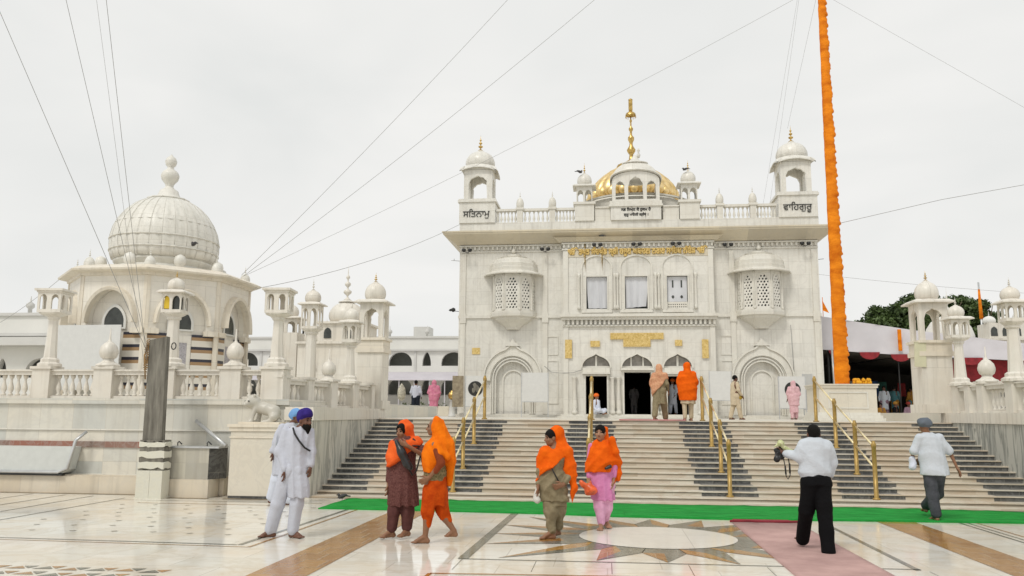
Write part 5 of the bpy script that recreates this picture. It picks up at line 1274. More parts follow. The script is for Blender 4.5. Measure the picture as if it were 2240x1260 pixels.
def folds(kind,amp,seed):
    """cloth folds as a displacement of the distance field"""
    r_=random.Random(seed); w=[(r_.uniform(13,27),r_.uniform(1,3),r_.uniform(0,6)) for _ in range(3)]; amp=amp*1.15
    def f(X,Y,Z):
        if kind=='v':   # hanging vertical folds
            A=sum(np.sin(a*X*2.1+ph+1.3*np.sin(b*Z+ph)+a*Y*1.2) for a,b,ph in w)/3
            C=2*np.abs(np.sin(w[0][0]*1.2*X+1.4*np.sin(2.3*Z+seed)+Y*w[1][0]*.7))-1.27; A=A*.8+C*.6; return amp*.9*A*(.65+.35*np.sin(5*Z+seed+3*X))
        if kind=='d':   # diagonal drapery
            A=sum(np.sin(a*1.9*(X*.75+Z*.85)+ph+1.1*np.sin(b*3*X+ph)+a*Y) for a,b,ph in w)/3
            B=np.sin(31*(Z*.6-X*.5)+2*np.sin(6*X)+seed)
            C=2*np.abs(np.sin(20*(Z*.62-X*.5)+2.2*np.sin(4.5*X+seed)+Y*7+1.0*np.sin(7*Z)))-1.27; return amp*(A*.4+.3*B+.55*C)+.003
        if kind=='x':   # crumpled shirt
            A=sum(np.sin(a*1.6*(Z*(1-.5*i)+X*(.4+.5*i))+ph+1.5*np.sin(b*4*X+ph)+8*Y) for i,(a,b,ph) in enumerate(w))/3
            C=2*np.abs(np.sin(13*(Z*.8+X*.7)+1.8*np.sin(5*X+seed)+Y*7))-1.27; return amp*(A*.4+C*.45)
        return 0*X
    return f
def sdf(name,parent,mat,prims,cuts=(),h=.011,k=.03,fold=None,post=()):
    P=[prim(p) for p in prims]; PP=[prim(p) for p in post]; np_=len(P); P=P+PP; lo=np.min([q[1] for q in P],0)-3*h-.03; hi=np.max([q[2] for q in P],0)+3*h+.03
    n=np.ceil((hi-lo)/h).astype(int)+1
    ax=[lo[i]+h*np.arange(n[i]) for i in range(3)]
    d=np.full(n,1.0)
    def addp(d,f,l,u):
        m=k+.04+2*h
        sl=tuple(slice(max(0,int((l[i]-m-lo[i])/h)),min(n[i],int((u[i]+m-lo[i])/h)+2)) for i in range(3))
        X,Y,Z=np.meshgrid(ax[0][sl[0]],ax[1][sl[1]],ax[2][sl[2]],indexing='ij',sparse=False)
        d[sl]=smin(d[sl],f(X,Y,Z),k)
    for q in P[:np_]: addp(d,*q)
    X,Y,Z=np.meshgrid(*ax,indexing='ij',sparse=True)
    for c in cuts:
        if c[0]=='p':   # keep the side the normal points away from
            p,nn=V3(c[1]),V3(c[2]); nn=nn/np.linalg.norm(nn); wv=(.012*np.sin(22*X+13*Y) if len(c)<4 else 0)
            d=np.maximum(d,(X-p[0])*nn[0]+(Y-p[1])*nn[1]+(Z-p[2])*nn[2]+wv)
        else:
            f,_,_=prim(c); d=np.maximum(d,-f(X,Y,Z))
    for q in PP: addp(d,*q)
    if fold: d=d+folds(*fold)(X,Y,Z)*np.clip(1.2-np.abs(d)*10,0,1)
    V,F=surf_nets(d,lo,h)
    return np_mesh(name,V,F,mat,parent)
SKIN=pm('brown_skin',(.24,.115,.06),.55,var=.08,scale=12); SKIN2=pm('tan_skin',(.36,.19,.11),.55,var=.08,scale=12); SKIN3=pm('dark_skin',(.14,.06,.035),.55,var=.08,scale=12)
HAIR=pm('black_hair',(.008,.007,.006),.7,var=.3,scale=20,spec=.12,bump=.5,bscale=60)
EYEW=pm('eye_white',(.6,.56,.5),.3,var=.02); EYED=pm('eye_dark',(.015,.01,.008),.2,var=.1); LIPS=pm('lips',(.22,.07,.06),.5,var=.1)
def cl(name,c,rough=.85,hue=None,var=.12,scale=8,bump=.25): return pm(name,c,rough,var=var,scale=scale,hue=hue,bump=.45,bscale=22,spec=.12)
C_WHITE=cl('white_cotton',(.52,.54,.61),var=.03); C_WHITE2=cl('white_shirt_cloth',(.56,.60,.65),var=.04); C_PWHITE=cl('bluish_white_cloth',(.64,.68,.78),var=.04)
C_TURB=cl('deep_blue_turban_cloth',(.03,.018,.15),hue=(.05,.03,.23)); C_TURBL=cl('light_blue_turban_cloth',(.18,.36,.66)); C_TURBG=cl('grey_turban_cloth',(.13,.15,.18)); C_TURBO=cl('orange_turban_cloth',(.8,.16,.03))
C_OR=cl('orange_shawl_cloth',(.80,.105,.003),hue=(.88,.145,.006)); C_OR2=cl('amber_shawl_cloth',(.82,.15,.003),hue=(.90,.21,.006)); C_OR3=cl('coral_orange_shawl_cloth',(.78,.10,.016),hue=(.86,.15,.03))
C_ORT=cl('deep_orange_trouser_cloth',(.42,.04,.002),hue=(.60,.085,.005)); C_MAR=cl('maroon_patterned_cloth',(.085,.03,.028),hue=(.19,.085,.075),scale=45); C_MAR2=cl('maroon_trouser_cloth',(.09,.035,.033),hue=(.13,.055,.05))
C_OLV=cl('olive_cloth',(.22,.18,.105),hue=(.30,.25,.16),scale=14); C_PINK=cl('orchid_pink_cloth',(.62,.20,.42),hue=(.72,.29,.52)); C_LPINK=cl('light_pink_cloth',(.72,.36,.55),hue=(.8,.45,.62))
C_BLK=cl('black_trouser_cloth',(.006,.006,.007)); C_GREY=cl('grey_trouser_cloth',(.055,.06,.07),hue=(.09,.095,.11)); C_NAVY=cl('navy_trouser_cloth',(.02,.025,.035))
C_PAT=cl('green_brown_patterned_cloth',(.07,.07,.03),hue=(.34,.25,.13),scale=38); C_SLV=cl('rust_sleeve_cloth',(.22,.05,.02))
C_PEACH=cl('peach_patterned_cloth',(.58,.24,.14),hue=(.70,.42,.25),scale=24); C_HPINK=cl('rose_pink_cloth',(.60,.16,.28),hue=(.66,.28,.36),scale=10); C_PPINK=cl('pale_pink_cloth',(.66,.38,.42),hue=(.74,.50,.52),scale=14)
C_BEIGE=cl('beige_kurta_cloth',(.55,.46,.33)); C_GREYK=cl('grey_kurta_cloth',(.42,.40,.40)); M_LEATH=pm('black_bag_leather',(.015,.016,.018),.35,var=.4,scale=20); M_STRAP=pm('black_strap',(.012,.012,.012),.6,var=.2); M_PLAS=pm('pale_plastic_bag',(.62,.60,.55),.35,var=.08); M_ORBAG=pm('orange_plastic_bag',(.72,.12,.03),.35,var=.35,scale=12)
def head_frame(c,yaw,pitch=0):
    c=V3(c); f=V3((math.sin(yaw)*math.cos(pitch),-math.cos(yaw)*math.cos(pitch),math.sin(pitch))); r=V3((math.cos(yaw),math.sin(yaw),0)); u=np.cross(r,f)*-1
    u=np.cross(f,r)*-1
    if u[2]<0: u=-u
    return lambda x,y,z:tuple(c+r*x+f*y+u*z)
def fingers(pr,w,dirv,side,r=.0095,curl=.5,s=1.0):
    """palm, four bent fingers and a thumb; dirv: hand direction, side: across the palm towards the thumb"""
    w=V3(w);d=V3(dirv);d/=np.linalg.norm(d);sd=V3(side);sd-=d*(sd@d);sd/=np.linalg.norm(sd);nn=np.cross(d,sd)
    p0=w+d*.02; 
    for o in(-.024,0,.024): pr.append(('c',tuple(p0+sd*o*.6),tuple(w+d*.085+sd*o),.019,.016))
    for i,(o,l) in enumerate(((.034,.066),(.012,.074),(-.011,.069),(-.033,.054))):
        a=w+d*.09+sd*o; d1=d*math.cos(curl*.5)+nn*math.sin(curl*.5); d2=d*math.cos(curl*1.4)+nn*math.sin(curl*1.4)
        b=a+d1*l*.55+sd*o*.12; c=b+d2*l*.55; pr.append(('c',tuple(a),tuple(b),r,r*.92)); pr.append(('c',tuple(b),tuple(c),r*.9,r*.75))
    a=w+d*.03+sd*.028; b=a+d*.03+sd*.03+nn*.01; c=b+d*.035+sd*.006+nn*.015; pr.append(('c',tuple(a),tuple(b),.013,.011)); pr.append(('c',tuple(b),tuple(c),.0105,.009))
def foot(pr,ank,dirv,s=1,heel=0):
    a=V3(ank); d=V3(dirv);d/=np.linalg.norm(d); sd=V3((-d[1],d[0],0)); sd/=np.linalg.norm(sd)+1e-9
    g=lambda q,z=None:tuple(q if z is None else (q[0],q[1],z))
    hl=a-d*.035*s; hl[2]=a[2]-.055*s; bl=a+d*.125*s; bl[2]=max(.022,hl[2]-.01+heel)
    pr+= [('c',tuple(a),tuple(hl),.034*s,.031*s),('c',tuple(hl),tuple(bl-sd*.012),.03*s,.024*s),('c',tuple(a+d*.02),tuple(bl+sd*.015+V3((0,0,.008))),.033*s,.024*s),('c',tuple(bl-sd*.025),tuple(bl+sd*.025),.021*s,.023*s)]
    for i,(o,l) in enumerate(((-.036,.035),(-.019,.042),(-.003,.048),(.013,.052),(.033,.055))):
        st=bl+sd*o*s; e=st+d*l*s; e[2]=st[2]-.004; pr.append(('c',tuple(st),tuple(e),.011*s if i<4 else .015*s,.009*s if i<4 else .0125*s))
def body(t,mat,head,yaw,pitch,neck,sh,el,wr,hip,kn,an,toe,hand=None,h=.0085,hs=1.0,heel=(0,0),pelvis=None,thin=1.0,female=False,curl=(.5,.5)):
    """one continuous body; sh, el... are pairs of points (image left, image right)"""
    H=head_frame(head,yaw,pitch); pr=[]
    s=hs
    pr.append(('e',H(0,-.018*s,.025*s),(.076*s,.094*s,.095*s),yaw)); pr.append(('e',H(0,.022*s,-.03*s),(.062*s,.068*s,.088*s),yaw)); pr.append(('e',H(0,.052*s,-.088*s),(.03*s,.028*s,.024*s),yaw))
    pr.append(('c',H(-.045*s,.01,-.06*s),H(0,.05*s,-.088*s),.026*s,.022*s)); pr.append(('c',H(.045*s,.01,-.06*s),H(0,.05*s,-.088*s),.026*s,.022*s))
    core=list(pr); fine=[]
    fine.append(('c',H(0,.086*s,.008*s),H(0,.106*s,-.030*s),.009*s,.014*s)); fine.append(('c',H(-.014*s,.088*s,-.036*s),H(.014*s,.088*s,-.036*s),.010*s,.010*s))
    fine.append(('c',H(-.036*s,.071*s,.03*s),H(.036*s,.071*s,.03*s),.013*s,.013*s)); fine.append(('c',H(-.018*s,.078*s,-.062*s),H(.018*s,.078*s,-.062*s),.010*s,.010*s))
    for q in(-1,1): fine.append(('e',H(q*.078*s,-.012*s,-.012*s),(.013*s,.022*s,.032*s),yaw)); fine.append(('e',H(q*.04*s,.062*s,-.03*s),(.02*s,.018*s,.02*s),yaw))
    pr=core+fine
    nk=V3(neck); pr.append(('c',H(0,-.02,-.06),tuple(nk),.052*s,.058*s))
    sm=(V3(sh[0])+V3(sh[1]))/2; hm=(V3(hip[0])+V3(hip[1]))/2; ch=sm*.72+hm*.28; wa=sm*.38+hm*.62
    xw=abs(sh[1][0]-sh[0][0])/2
    pr.append(('c',tuple(nk),tuple(sm-V3((0,0,.03))),.06,.09)); 
    for q in(0,1): pr.append(('c',tuple(sm*.55+V3(sh[q])*.45),sh[q],.072*thin,.055*thin)); pr.append(('c',tuple(sm*.5+V3(sh[q])*.5-V3((0,0,.08))),tuple(ch*.7+wa*.3+(V3(sh[q])-sm)*.35),.09*thin,.085*thin)); pr.append(('c',tuple(wa+(V3(hip[q])-hm)*.5),hip[q],.09*thin,.1*thin))
    for q in(0,1):
        pr.append(('c',sh[q],el[q],.047*thin,.038*thin)); pr.append(('c',el[q],wr[q],.037*thin,.025*thin))
        pr.append(('c',hip[q],kn[q],.088*thin,.058*thin)); pr.append(('c',kn[q],tuple(V3(kn[q])*.7+V3(an[q])*.3),.054*thin,.056*thin)); pr.append(('c',tuple(V3(kn[q])*.7+V3(an[q])*.3),an[q],.054*thin,.034*thin))
        foot(pr,an[q],toe[q],1.0,heel[q])
        if hand is None:
            d=V3(wr[q])-V3(el[q]); fingers(pr,wr[q],d,(0,-1,.01) if abs(d[2])>abs(d[0]) else (0,-.3,1),curl=curl[q])
        else:
            d=hand[q] if hand[q] is not None else V3(wr[q])-V3(el[q]); fingers(pr,wr[q],d,(0,-1,.01) if abs(V3(d)[2])>abs(V3(d)[0]) else (0,-.3,1),curl=curl[q])
    cuts=[('e',H(q*.031*s,.088*s,.008*s),(.016*s,.012*s,.010*s),yaw) for q in(-1,1)]
    b=sdf('body',t,mat,pr,cuts,h,.012)
    if abs(yaw)<2.0:
        for q in(-1,1):
            m=MB(); m.ring(0,0,[(.003,-.010),(.010,-.006),(.011,0),(.010,.006),(.003,.010)],8); c=H(q*.031*s,.075*s,.008*s); m.v=[(x+c[0],y+c[1],z+c[2]) for x,y,z in m.v]; m.build('eye',EYED,b)
            m=MB(); m.tube([H(q*.017*s,.088*s,.032*s),H(q*.034*s,.086*s,.037*s),H(q*.05*s,.072*s,.031*s)],.0045*s,5); m.build('eyebrow',HAIR,b)
        m=MB(); m.tube([H(-.022*s,.082*s,-.062*s),H(0,.091*s,-.060*s),H(.022*s,.082*s,-.062*s)],.006*s,6); m.build('lips',LIPS,b)
    return b,H
def person(lab,loc,group=None): return thing('person',lab,'person',loc,0,group)
def grid(x0,y0,s): return lambda px,py,dy=0.0:((px-x0)/s,dy,(y0-py)/s)
def legs(t,mat,hip,kn,an,rh,rk,ra,nm='trousers',fold=('v',.010,3),extra=(),h=.011,k=.03,cuts=()):
    pr=list(extra)
    for q in(0,1): pr+= [('c',hip[q],kn[q],rh,rk),('c',kn[q],an[q],rk,ra)]
    return sdf(nm,t,mat,pr,cuts,h,k,fold)

# ---- 1 man in white with deep blue turban
t=person('man in white with a deep blue turban, dark beard and black shoulder strap',(-4.45,11.55,0))
g=grid(650,1178,157)
hip=[g(640,1035,.0),g(668,1035,.0)]; kn=[g(622,1105,-.02),g(664,1105,.0)]; an=[g(608,1164,.02),g(657,1164,.02)]
sh=[g(634,946,.0),g(684,946,.03)]; el=[g(622,990,-.03),g(690,990,.06)]; wr=[g(640,1030,-.10),g(691,1024,.02)]
bd,H=body(t,SKIN3,g(677,921,-.02),R(62),-.12,g(664,940),sh,el,wr,hip,kn,an,[(-.9,-.5,0),(.95,-.35,0)],hand=[(.05,-.05,-1),(0,-.1,-1)],hs=1.05)
legs(t,C_WHITE,hip,kn,[g(606,1160,.02),g(657,1160,.02)],.115,.095,.082,extra=[('c',g(648,1030),g(660,1030),.14,.14)])
sdf('long_shirt',t,C_WHITE,[('s',[(.56,.115,.0,.165,.13),(.72,.10,.0,.17,.14),(.95,.055,0,.165,.13),(1.15,.035,0,.165,.125),(1.36,.05,0,.175,.125),(1.49,.06,0,.165,.10),(1.55,.07,0,.075,.075)]),
  ('c',sh[0],el[0],.075,.07),('c',el[0],g(640,1026,-.09),.068,.062),('c',sh[1],el[1],.07,.062),('c',el[1],g(691,1018,.03),.06,.055)],(),.0105,.045,('v',.014,5))
sdf('beard',bd,HAIR,[('e',H(0,.035,-.07),(.07,.062,.07),R(62)),('c',H(0,.075,-.09),H(0,.085,-.17),.052,.022)],[('e',H(0,.1,.035),(.09,.07,.072),R(62)),('e',H(0,.125,-.04),(.03,.05,.02),R(62))],.009,.02,('d',.004,2))
sdf('turban',bd,C_TURB,[('e',H(0,-.02,.08),(.106,.116,.088),R(62)),('e',H(0,-.05,.03),(.1,.102,.09),R(62)),('e',H(0,.02,.115),(.07,.08,.06),R(62))],[('e',H(0,.13,-.01),(.09,.07,.065),R(62))],.0095,.03,('d',.008,4))
m=MB(); m.tube([g(653,938,-.085),g(660,950,-.135),g(672,966,-.148),g(684,981,-.12),g(690,988,-.02),g(680,985,.14),g(660,950,.14),g(652,938,.06)],.014,6); m.build('shoulder_strap',M_STRAP,t)
# ---- 2 man in white behind
t=person('man in light blue turban walking just behind the man in deep blue turban',(-6.22,15.65,0))
g=grid(625,1103,114)
hip=[g(622,1000),g(634,1000)]; kn=[g(612,1050,.0),g(640,1048,-.1)]; an=[g(600,1092,.05),g(645,1095,-.05)]
sh=[g(622,938,-.05),g(644,934,.1)]; el=[g(612,968,-.1),g(650,968,.1)]; wr=[g(606,992,-.12),g(655,990,.05)]
bd,H=body(t,SKIN3,g(651,914,0),R(80),-.1,g(641,930),sh,el,wr,hip,kn,an,[(1,-.2,0),(1,-.1,0)],hand=[(.1,-.1,-1),(.3,0,-1)],h=.011)
legs(t,C_PWHITE,hip,kn,[g(601,1088,.05),g(645,1090,-.05)],.13,.11,.10,extra=[('c',hip[0],hip[1],.14,.14)],h=.014)
sdf('long_shirt',t,C_WHITE,[('s',[(.55,.02,0,.22,.16),(.9,-.0,0,.19,.15),(1.2,.03,0,.18,.14),(1.42,.08,0,.17,.12),(1.55,.14,0,.09,.08)]),('c',sh[0],el[0],.085,.08),('c',el[0],g(607,988,-.11),.075,.07),('c',sh[1],el[1],.08,.07)],(),.014,.05,('v',.016,9))
sdf('turban',bd,C_TURBL,[('e',H(0,-.02,.075),(.105,.125,.095),R(80)),('e',H(0,-.06,.02),(.1,.1,.09),R(80))],[('e',H(0,.13,-.01),(.09,.07,.065),R(80))],.012,.03,('d',.006,3))
# ---- 3 woman in maroon
t=person('woman in maroon tunic and coral orange veil holding a black bag to her chest',(-2.90,11.72,0))
g=grid(872,1180,158)
hip=[g(861,1075),g(887,1075)]; kn=[g(858,1120,-.02),g(888,1122,.02)]; an=[g(853,1164,.0),g(886,1162,.05)]
sh=[g(853,976,.02),g(903,972,.0)]; el=[g(846,1022,.02),g(929,1000,-.06)]; wr=[g(844,1062,-.03),g(892,975,-.22)]
bd,H=body(t,SKIN,g(873,945,-.02),R(-28),-.05,g(877,966),sh,el,wr,hip,kn,an,[(-.75,-.65,0),(-.5,-.85,0)],hand=[(0,-.1,-1),(-.9,-.1,.35)],hs=.98,curl=(.5,.9))
legs(t,C_MAR2,hip,kn,[g(854,1156,.0),g(886,1154,.05)],.105,.09,.075)
sdf('tunic',t,C_MAR,[('s',[(.455,.03,.01,.235,.15),(.62,.03,.0,.225,.16),(.85,.02,0,.205,.16),(1.05,.01,0,.19,.15),(1.25,.02,0,.19,.145),(1.36,.03,0,.17,.11),(1.42,.035,0,.09,.08)]),('c',sh[0],el[0],.062,.055),('c',el[0],g(843,1052,-.01),.052,.045),('c',sh[1],el[1],.065,.056)],(),.0105,.04,('v',.013,6))
sdf('veil',t,C_OR3,[('e',g(877,940,.035),(.118,.12,.145)),('c',g(882,955,.06),g(884,975,.07),.11,.15),('c',sh[0],g(862,985,-.02),.095,.11),('c',sh[1],g(888,978,-.03),.112,.13),
  ('s',[(1.0,-.06,-.02,.15,.19),(1.12,-.05,-.02,.175,.19),(1.25,.02,-.01,.225,.185),(1.36,.03,0,.19,.14)]),('c',g(908,985,.06),g(925,1028,.08),.10,.06),('c',g(858,1000,-.1),g(850,1020,-.1),.07,.03)],
  [('e',H(0,.115,-.008),(.068,.105,.093),R(-28)),('p',g(848,1028,0),(.62,.0,-.78))] ,.0105,.03,('d',.012,8))
m=sdf('veil_border',t,HAIR,[('e',H(0,.01,.03),(.083,.088,.092),R(-28))],[('e',H(0,.12,-.015),(.066,.105,.088),R(-28))],.009,.01)
bag=thing('shoulder_bag','black shoulder bag clutched to the chest of the woman in maroon','bag',(-2.90,11.72,0))
sdf('pouch',bag,M_LEATH,[('c',g(867,966,-.215),g(882,992,-.245),.034,.055),('c',g(882,992,-.245),g(899,1022,-.225),.055,.05),('c',g(878,985,-.225),g(890,1015,-.215),.055,.05)],(),.009,.03,('d',.004,1))
m=MB(); m.tube([g(868,965,-.2),g(885,1005,-.24),g(905,1040,-.2),g(912,1030,-.16),g(918,1000,-.12),g(926,975,0)],.012,6); m.build('strap',M_STRAP,bag)
bp=thing('backpack','dark backpack on the back of the woman in maroon','bag',(-2.90,11.72,0))
sdf('pack',bp,M_LEATH,[('c',g(918,985,.17),g(920,1008,.18),.06,.07)],(),.011,.03); m=MB(); m.tube([g(900,960,-.1),g(912,972,-.06),g(922,980,.1),g(922,1000,.12)],.013,6); m.tube([g(893,975,-.13),g(910,976,-.12),g(925,978,.05)],.012,6); m.build('strap',M_STRAP,bp)
# ---- 4 woman in orange striding
t=person('barefoot woman in a bright orange veil and baggy orange trousers, striding to the left',(-2.33,11.42,0))
g=grid(962,1188,162)
hip=[g(952,1062,-.03),g(968,1062,.04)]; kn=[g(946,1120,-.06),g(974,1125,.06)]; an=[g(941,1174,-.05),g(1001,1162,.09)]
sh=[g(962,975,-.15),g(968,972,.15)]; el=[g(978,1012,-.19),g(976,1015,.17)]; wr=[g(951,1045,-.16),g(984,1052,.14)]
bd,H=body(t,SKIN,g(954,936,0),R(-82),0,g(962,958),sh,el,wr,hip,kn,an,[(-1,-.12,0),(-.8,-.1,-.9)],hand=[(-.85,-.1,-.5),(0,0,-1)],hs=.98)
sdf('trousers',t,C_ORT,[('s',[(.50,.0,0,.15,.12),(.66,-.01,0,.165,.15),(.80,-.005,0,.15,.15),(.90,-.005,0,.13,.13)]),('c',g(950,1075,-.05),g(946,1120,-.06),.11,.095),('c',g(946,1118,-.06),g(944,1148,-.055),.09,.05),('c',g(970,1080,.05),g(973,1115,.06),.11,.1),('c',g(973,1115,.06),g(987,1140,.075),.095,.055)],(),.0105,.03,('v',.016,7))
sdf('waist_cloth',t,C_PAT,[('s',[(.83,-.02,0,.155,.15),(.9,-.02,0,.165,.16),(1.0,-.02,0,.15,.15),(1.05,-.01,0,.14,.14)])],(),.011,.03,('d',.008,5))
sdf('sleeve',t,C_SLV,[('c',g(968,985,-.17),el[0],.058,.052),('c',el[0],g(966,1030,-.17),.05,.042),('c',sh[1],el[1],.058,.05),('c',el[1],g(984,1042,.14),.045,.038)],(),.011,.03,('x',.004,5))
sdf('veil',t,C_OR2,[('e',g(962,935,.0),(.108,.112,.14)),('c',g(968,945,.0),g(974,975,.0),.11,.15),('s',[(.95,-.06,0,.12,.17),(1.05,-.055,0,.155,.195),(1.2,-.03,0,.185,.205),(1.33,.0,0,.165,.19),(1.42,.03,0,.11,.13)]),
  ('c',g(986,975,.0),g(992,1010,.02),.10,.085),('c',g(992,1010,.03),g(988,1062,.05),.075,.035),('c',g(968,980,-.14),g(990,1000,-.12),.07,.05)],
  [('e',H(0,.115,-.01),(.075,.10,.098),R(-82)),('e',g(979,1045,-.20),(.05,.12,.20))],.0105,.03,('v',.016,11),post=[('c',g(966,975,-.15),g(974,990,-.17),.062,.06)])
# ---- 5 woman in olive
t=person('woman in an olive tunic with an orange shawl over her head, walking left',(-.74,12.12,0))
g=grid(1212,1177,154)
hip=[g(1200,1075),g(1222,1075)]; kn=[g(1204,1120,-.05),g(1221,1122,.06)]; an=[g(1205,1164,-.08),g(1217,1160,.1)]
sh=[g(1192,990,-.05),g(1236,988,.03)]; el=[g(1180,1030,-.06),g(1246,1030,-.0)]; wr=[g(1176,1066,-.12),g(1232,1060,-.16)]
bd,H=body(t,SKIN,g(1204,960,-.02),R(-65),-.08,g(1212,976),sh,el,wr,hip,kn,an,[(-.95,-.4,0),(-.5,-.85,0)],hand=[(0,-.1,-1),(-.7,-.3,-.2)],hs=.95)
legs(t,C_OLV,hip,kn,[g(1205,1158,-.07),g(1218,1154,.09)],.125,.10,.065,extra=[('s',[(.45,0,0,.16,.13),(.6,0,0,.17,.14)])],fold=('d',.013,4))
sdf('tunic',t,C_OLV,[('s',[(.52,-.01,-.01,.21,.15),(.68,-.035,-.01,.215,.17),(.85,-.04,0,.205,.165),(1.02,-.03,0,.18,.15),(1.18,.01,0,.175,.14),(1.26,.01,0,.1,.08)]),('c',sh[0],el[0],.06,.055),('c',el[0],g(1177,1056,-.09),.05,.045),('c',sh[1],el[1],.065,.055),('c',el[1],g(1238,1054,-.12),.052,.045)],(),.0105,.04,('d',.013,9))
sdf('shawl',t,C_OR,[('e',g(1216,953,.04),(.115,.125,.136)),('c',g(1222,968,.06),g(1224,985,.05),.11,.15),('c',sh[0],g(1182,1020,-.04),.10,.085),('s',[(.80,-.04,-.02,.24,.19),(1.0,-.01,-.01,.235,.19),(1.15,.01,0,.205,.165),(1.25,.02,0,.14,.12)])],
  [('e',H(0,.11,-.01),(.072,.10,.09),R(-65)),('p',g(1172,1052,0),(.60,-.05,-.8))],.0105,.03,('d',.013,13),
  post=[('c',g(1238,992,.0),g(1247,1035,.0),.10,.10),('c',g(1247,1035,-.02),g(1255,1072,-.02),.085,.045),('c',g(1254,1065,-.05),g(1250,1106,-.05),.045,.012)])
sdf('hair',bd,HAIR,[('e',H(0,-.01,.04),(.08,.098,.088),R(-65))],[('e',H(0,.12,-.02),(.075,.09,.085),R(-65))],.009,.01)
m=MB(); m.tube([g(1205,1022,-.185),g(1213,1036,-.195),g(1224,1056,-.185)],.010,6); m.build('bag_strap',M_STRAP,t)
pb_=sdf('plastic_bag',None,M_PLAS,[('c',(0,0,0),(.01,0,-.09),.03,.062),('c',(0,0,.06),(0,0,0),.012,.025)],(),.010,.02,('d',.009,3)); pb_.location=(-.74+g(1172,1080,0)[0],12.12-.14,g(0,1078)[2]); tag(pb_,'small pale plastic bag hanging from the hand of the woman in olive','bag')
# ---- 6 woman in pink
t=person('woman in a bright pink tunic with an orange shawl, facing the camera',(-.05,13.18,0))
g=grid(1315,1158,142)
hip=[g(1303,1065),g(1325,1065)]; kn=[g(1307,1110,-.04),g(1322,1112,.04)]; an=[g(1309,1147,-.08),g(1320,1144,.14)]
sh=[g(1290,980,.0),g(1334,978,.0)]; el=[g(1284,1022,-.02),g(1341,1020,.0)]; wr=[g(1284,1054,-.08),g(1337,1052,-.05)]
bd,H=body(t,SKIN2,g(1309,950,-.03),R(-12),0,g(1311,970),sh,el,wr,hip,kn,an,[(-.15,-1,0),(.3,-.95,0)],hs=.98)
legs(t,C_LPINK,hip,kn,[g(1310,1142,-.07),g(1319,1138,.12)],.115,.095,.06,extra=[('s',[(.42,-.01,0,.15,.12),(.6,0,0,.16,.13)])],fold=('v',.012,4))
sdf('tunic',t,C_PINK,[('s',[(.44,-.01,-.01,.185,.14),(.6,-.03,-.01,.195,.15),(.8,-.04,0,.18,.145),(1.0,-.03,0,.165,.135),(1.2,-.02,0,.165,.13)]),('c',sh[0],el[0],.058,.05),('c',el[0],g(1284,1044,-.06),.047,.042),('c',sh[1],el[1],.058,.05),('c',el[1],g(1338,1042,-.04),.047,.042)],(),.0105,.04,('v',.010,6))
sdf('shawl',t,C_OR,[('s',[(.86,-.06,-.01,.235,.17),(.98,-.055,-.01,.225,.18),(1.12,-.045,0,.205,.17),(1.24,-.035,0,.19,.145),(1.31,-.03,.01,.14,.11),(1.36,-.03,.02,.10,.09)]),('e',g(1313,950,.075),(.105,.07,.125)),('c',g(1316,958,.09),g(1318,978,.08),.085,.11),('c',g(1330,985,.0),g(1343,1015,.02),.11,.10),('c',g(1345,1020,.03),g(1348,1050,.04),.08,.045),('c',g(1338,1040,.06),g(1333,1096,.07),.05,.02),('c',g(1334,965,-.1),g(1342,990,-.08),.05,.07)],
  [('e',H(0,.06,-.01),(.082,.12,.12),R(-12)),('e',g(1336,1042,-.18),(.06,.16,.20),0,R(18))],.0105,.03,('d',.013,17))
sdf('hair',bd,HAIR,[('e',H(0,-.01,.038),(.084,.102,.092),R(-12))],[('e',H(0,.125,-.03),(.062,.095,.098),R(-12)),('c',H(0,.06,.12),H(0,.1,.05),.006,.006)],.008,.01)
m=MB(); m.ring(0,0,[(.001,-.004),(.006,0),(.001,.004)],8); c=H(0,.092,.035); m.v=[(x+c[0],y+c[1],z+c[2]) for x,y,z in m.v]; m.build('forehead_dot',M_REDC,bd)
sdf('phone_pouch',t,M_LEATH,[('c',g(1321,1026,-.19),g(1330,1022,-.17),.022,.03)],(),.010,.01)
ob=sdf('plastic_bag',None,M_ORBAG,[('e',(0,0,0),(.105,.07,.09)),('c',(-.06,0,.03),(-.14,0,.10),.04,.05),('c',(.0,0,.05),(.0,0,.14),.03,.012)],(),.011,.03,('d',.012,5)); ob.location=(-.05+g(1287,0)[0],13.0,g(0,1072)[2]); tag(ob,'bulging red-orange plastic bag held by the woman in bright pink','bag')
# ---- 7 man with camera
t=person('man from behind in white shirt and black trousers on the pink carpet, holding a camera',(2.72,11.35,0))
g=grid(1800,1212,172.6)
hip=[g(1784,1058,.0),g(1812,1058,.0)]; kn=[g(1779,1122,.12),g(1814,1135,.0)]; an=[g(1782,1183,.46),g(1816,1197,-.02)]
sh=[g(1774,976,.0),g(1826,976,.0)]; el=[g(1764,1003,.0),g(1838,1014,.06)]; wr=[g(1737,994,.12),g(1833,1046,.10)]
bd,H=body(t,SKIN3,g(1799,951,.03),R(178),-.15,g(1799,966,.02),sh,el,wr,hip,kn,an,[(-.2,1,0),(.15,1,0)],hand=[(-.9,.3,-.05),(-.15,.25,-1)],hs=.98,curl=(1.0,.7))
legs(t,C_BLK,hip,kn,[g(1781,1192,.46),g(1817,1205,-.02)],.112,.094,.088,extra=[('s',[(.86,-.0,0,.185,.13),(.96,-.01,0,.175,.125),(1.0,-.01,0,.165,.12)])],fold=('x',.008,3))
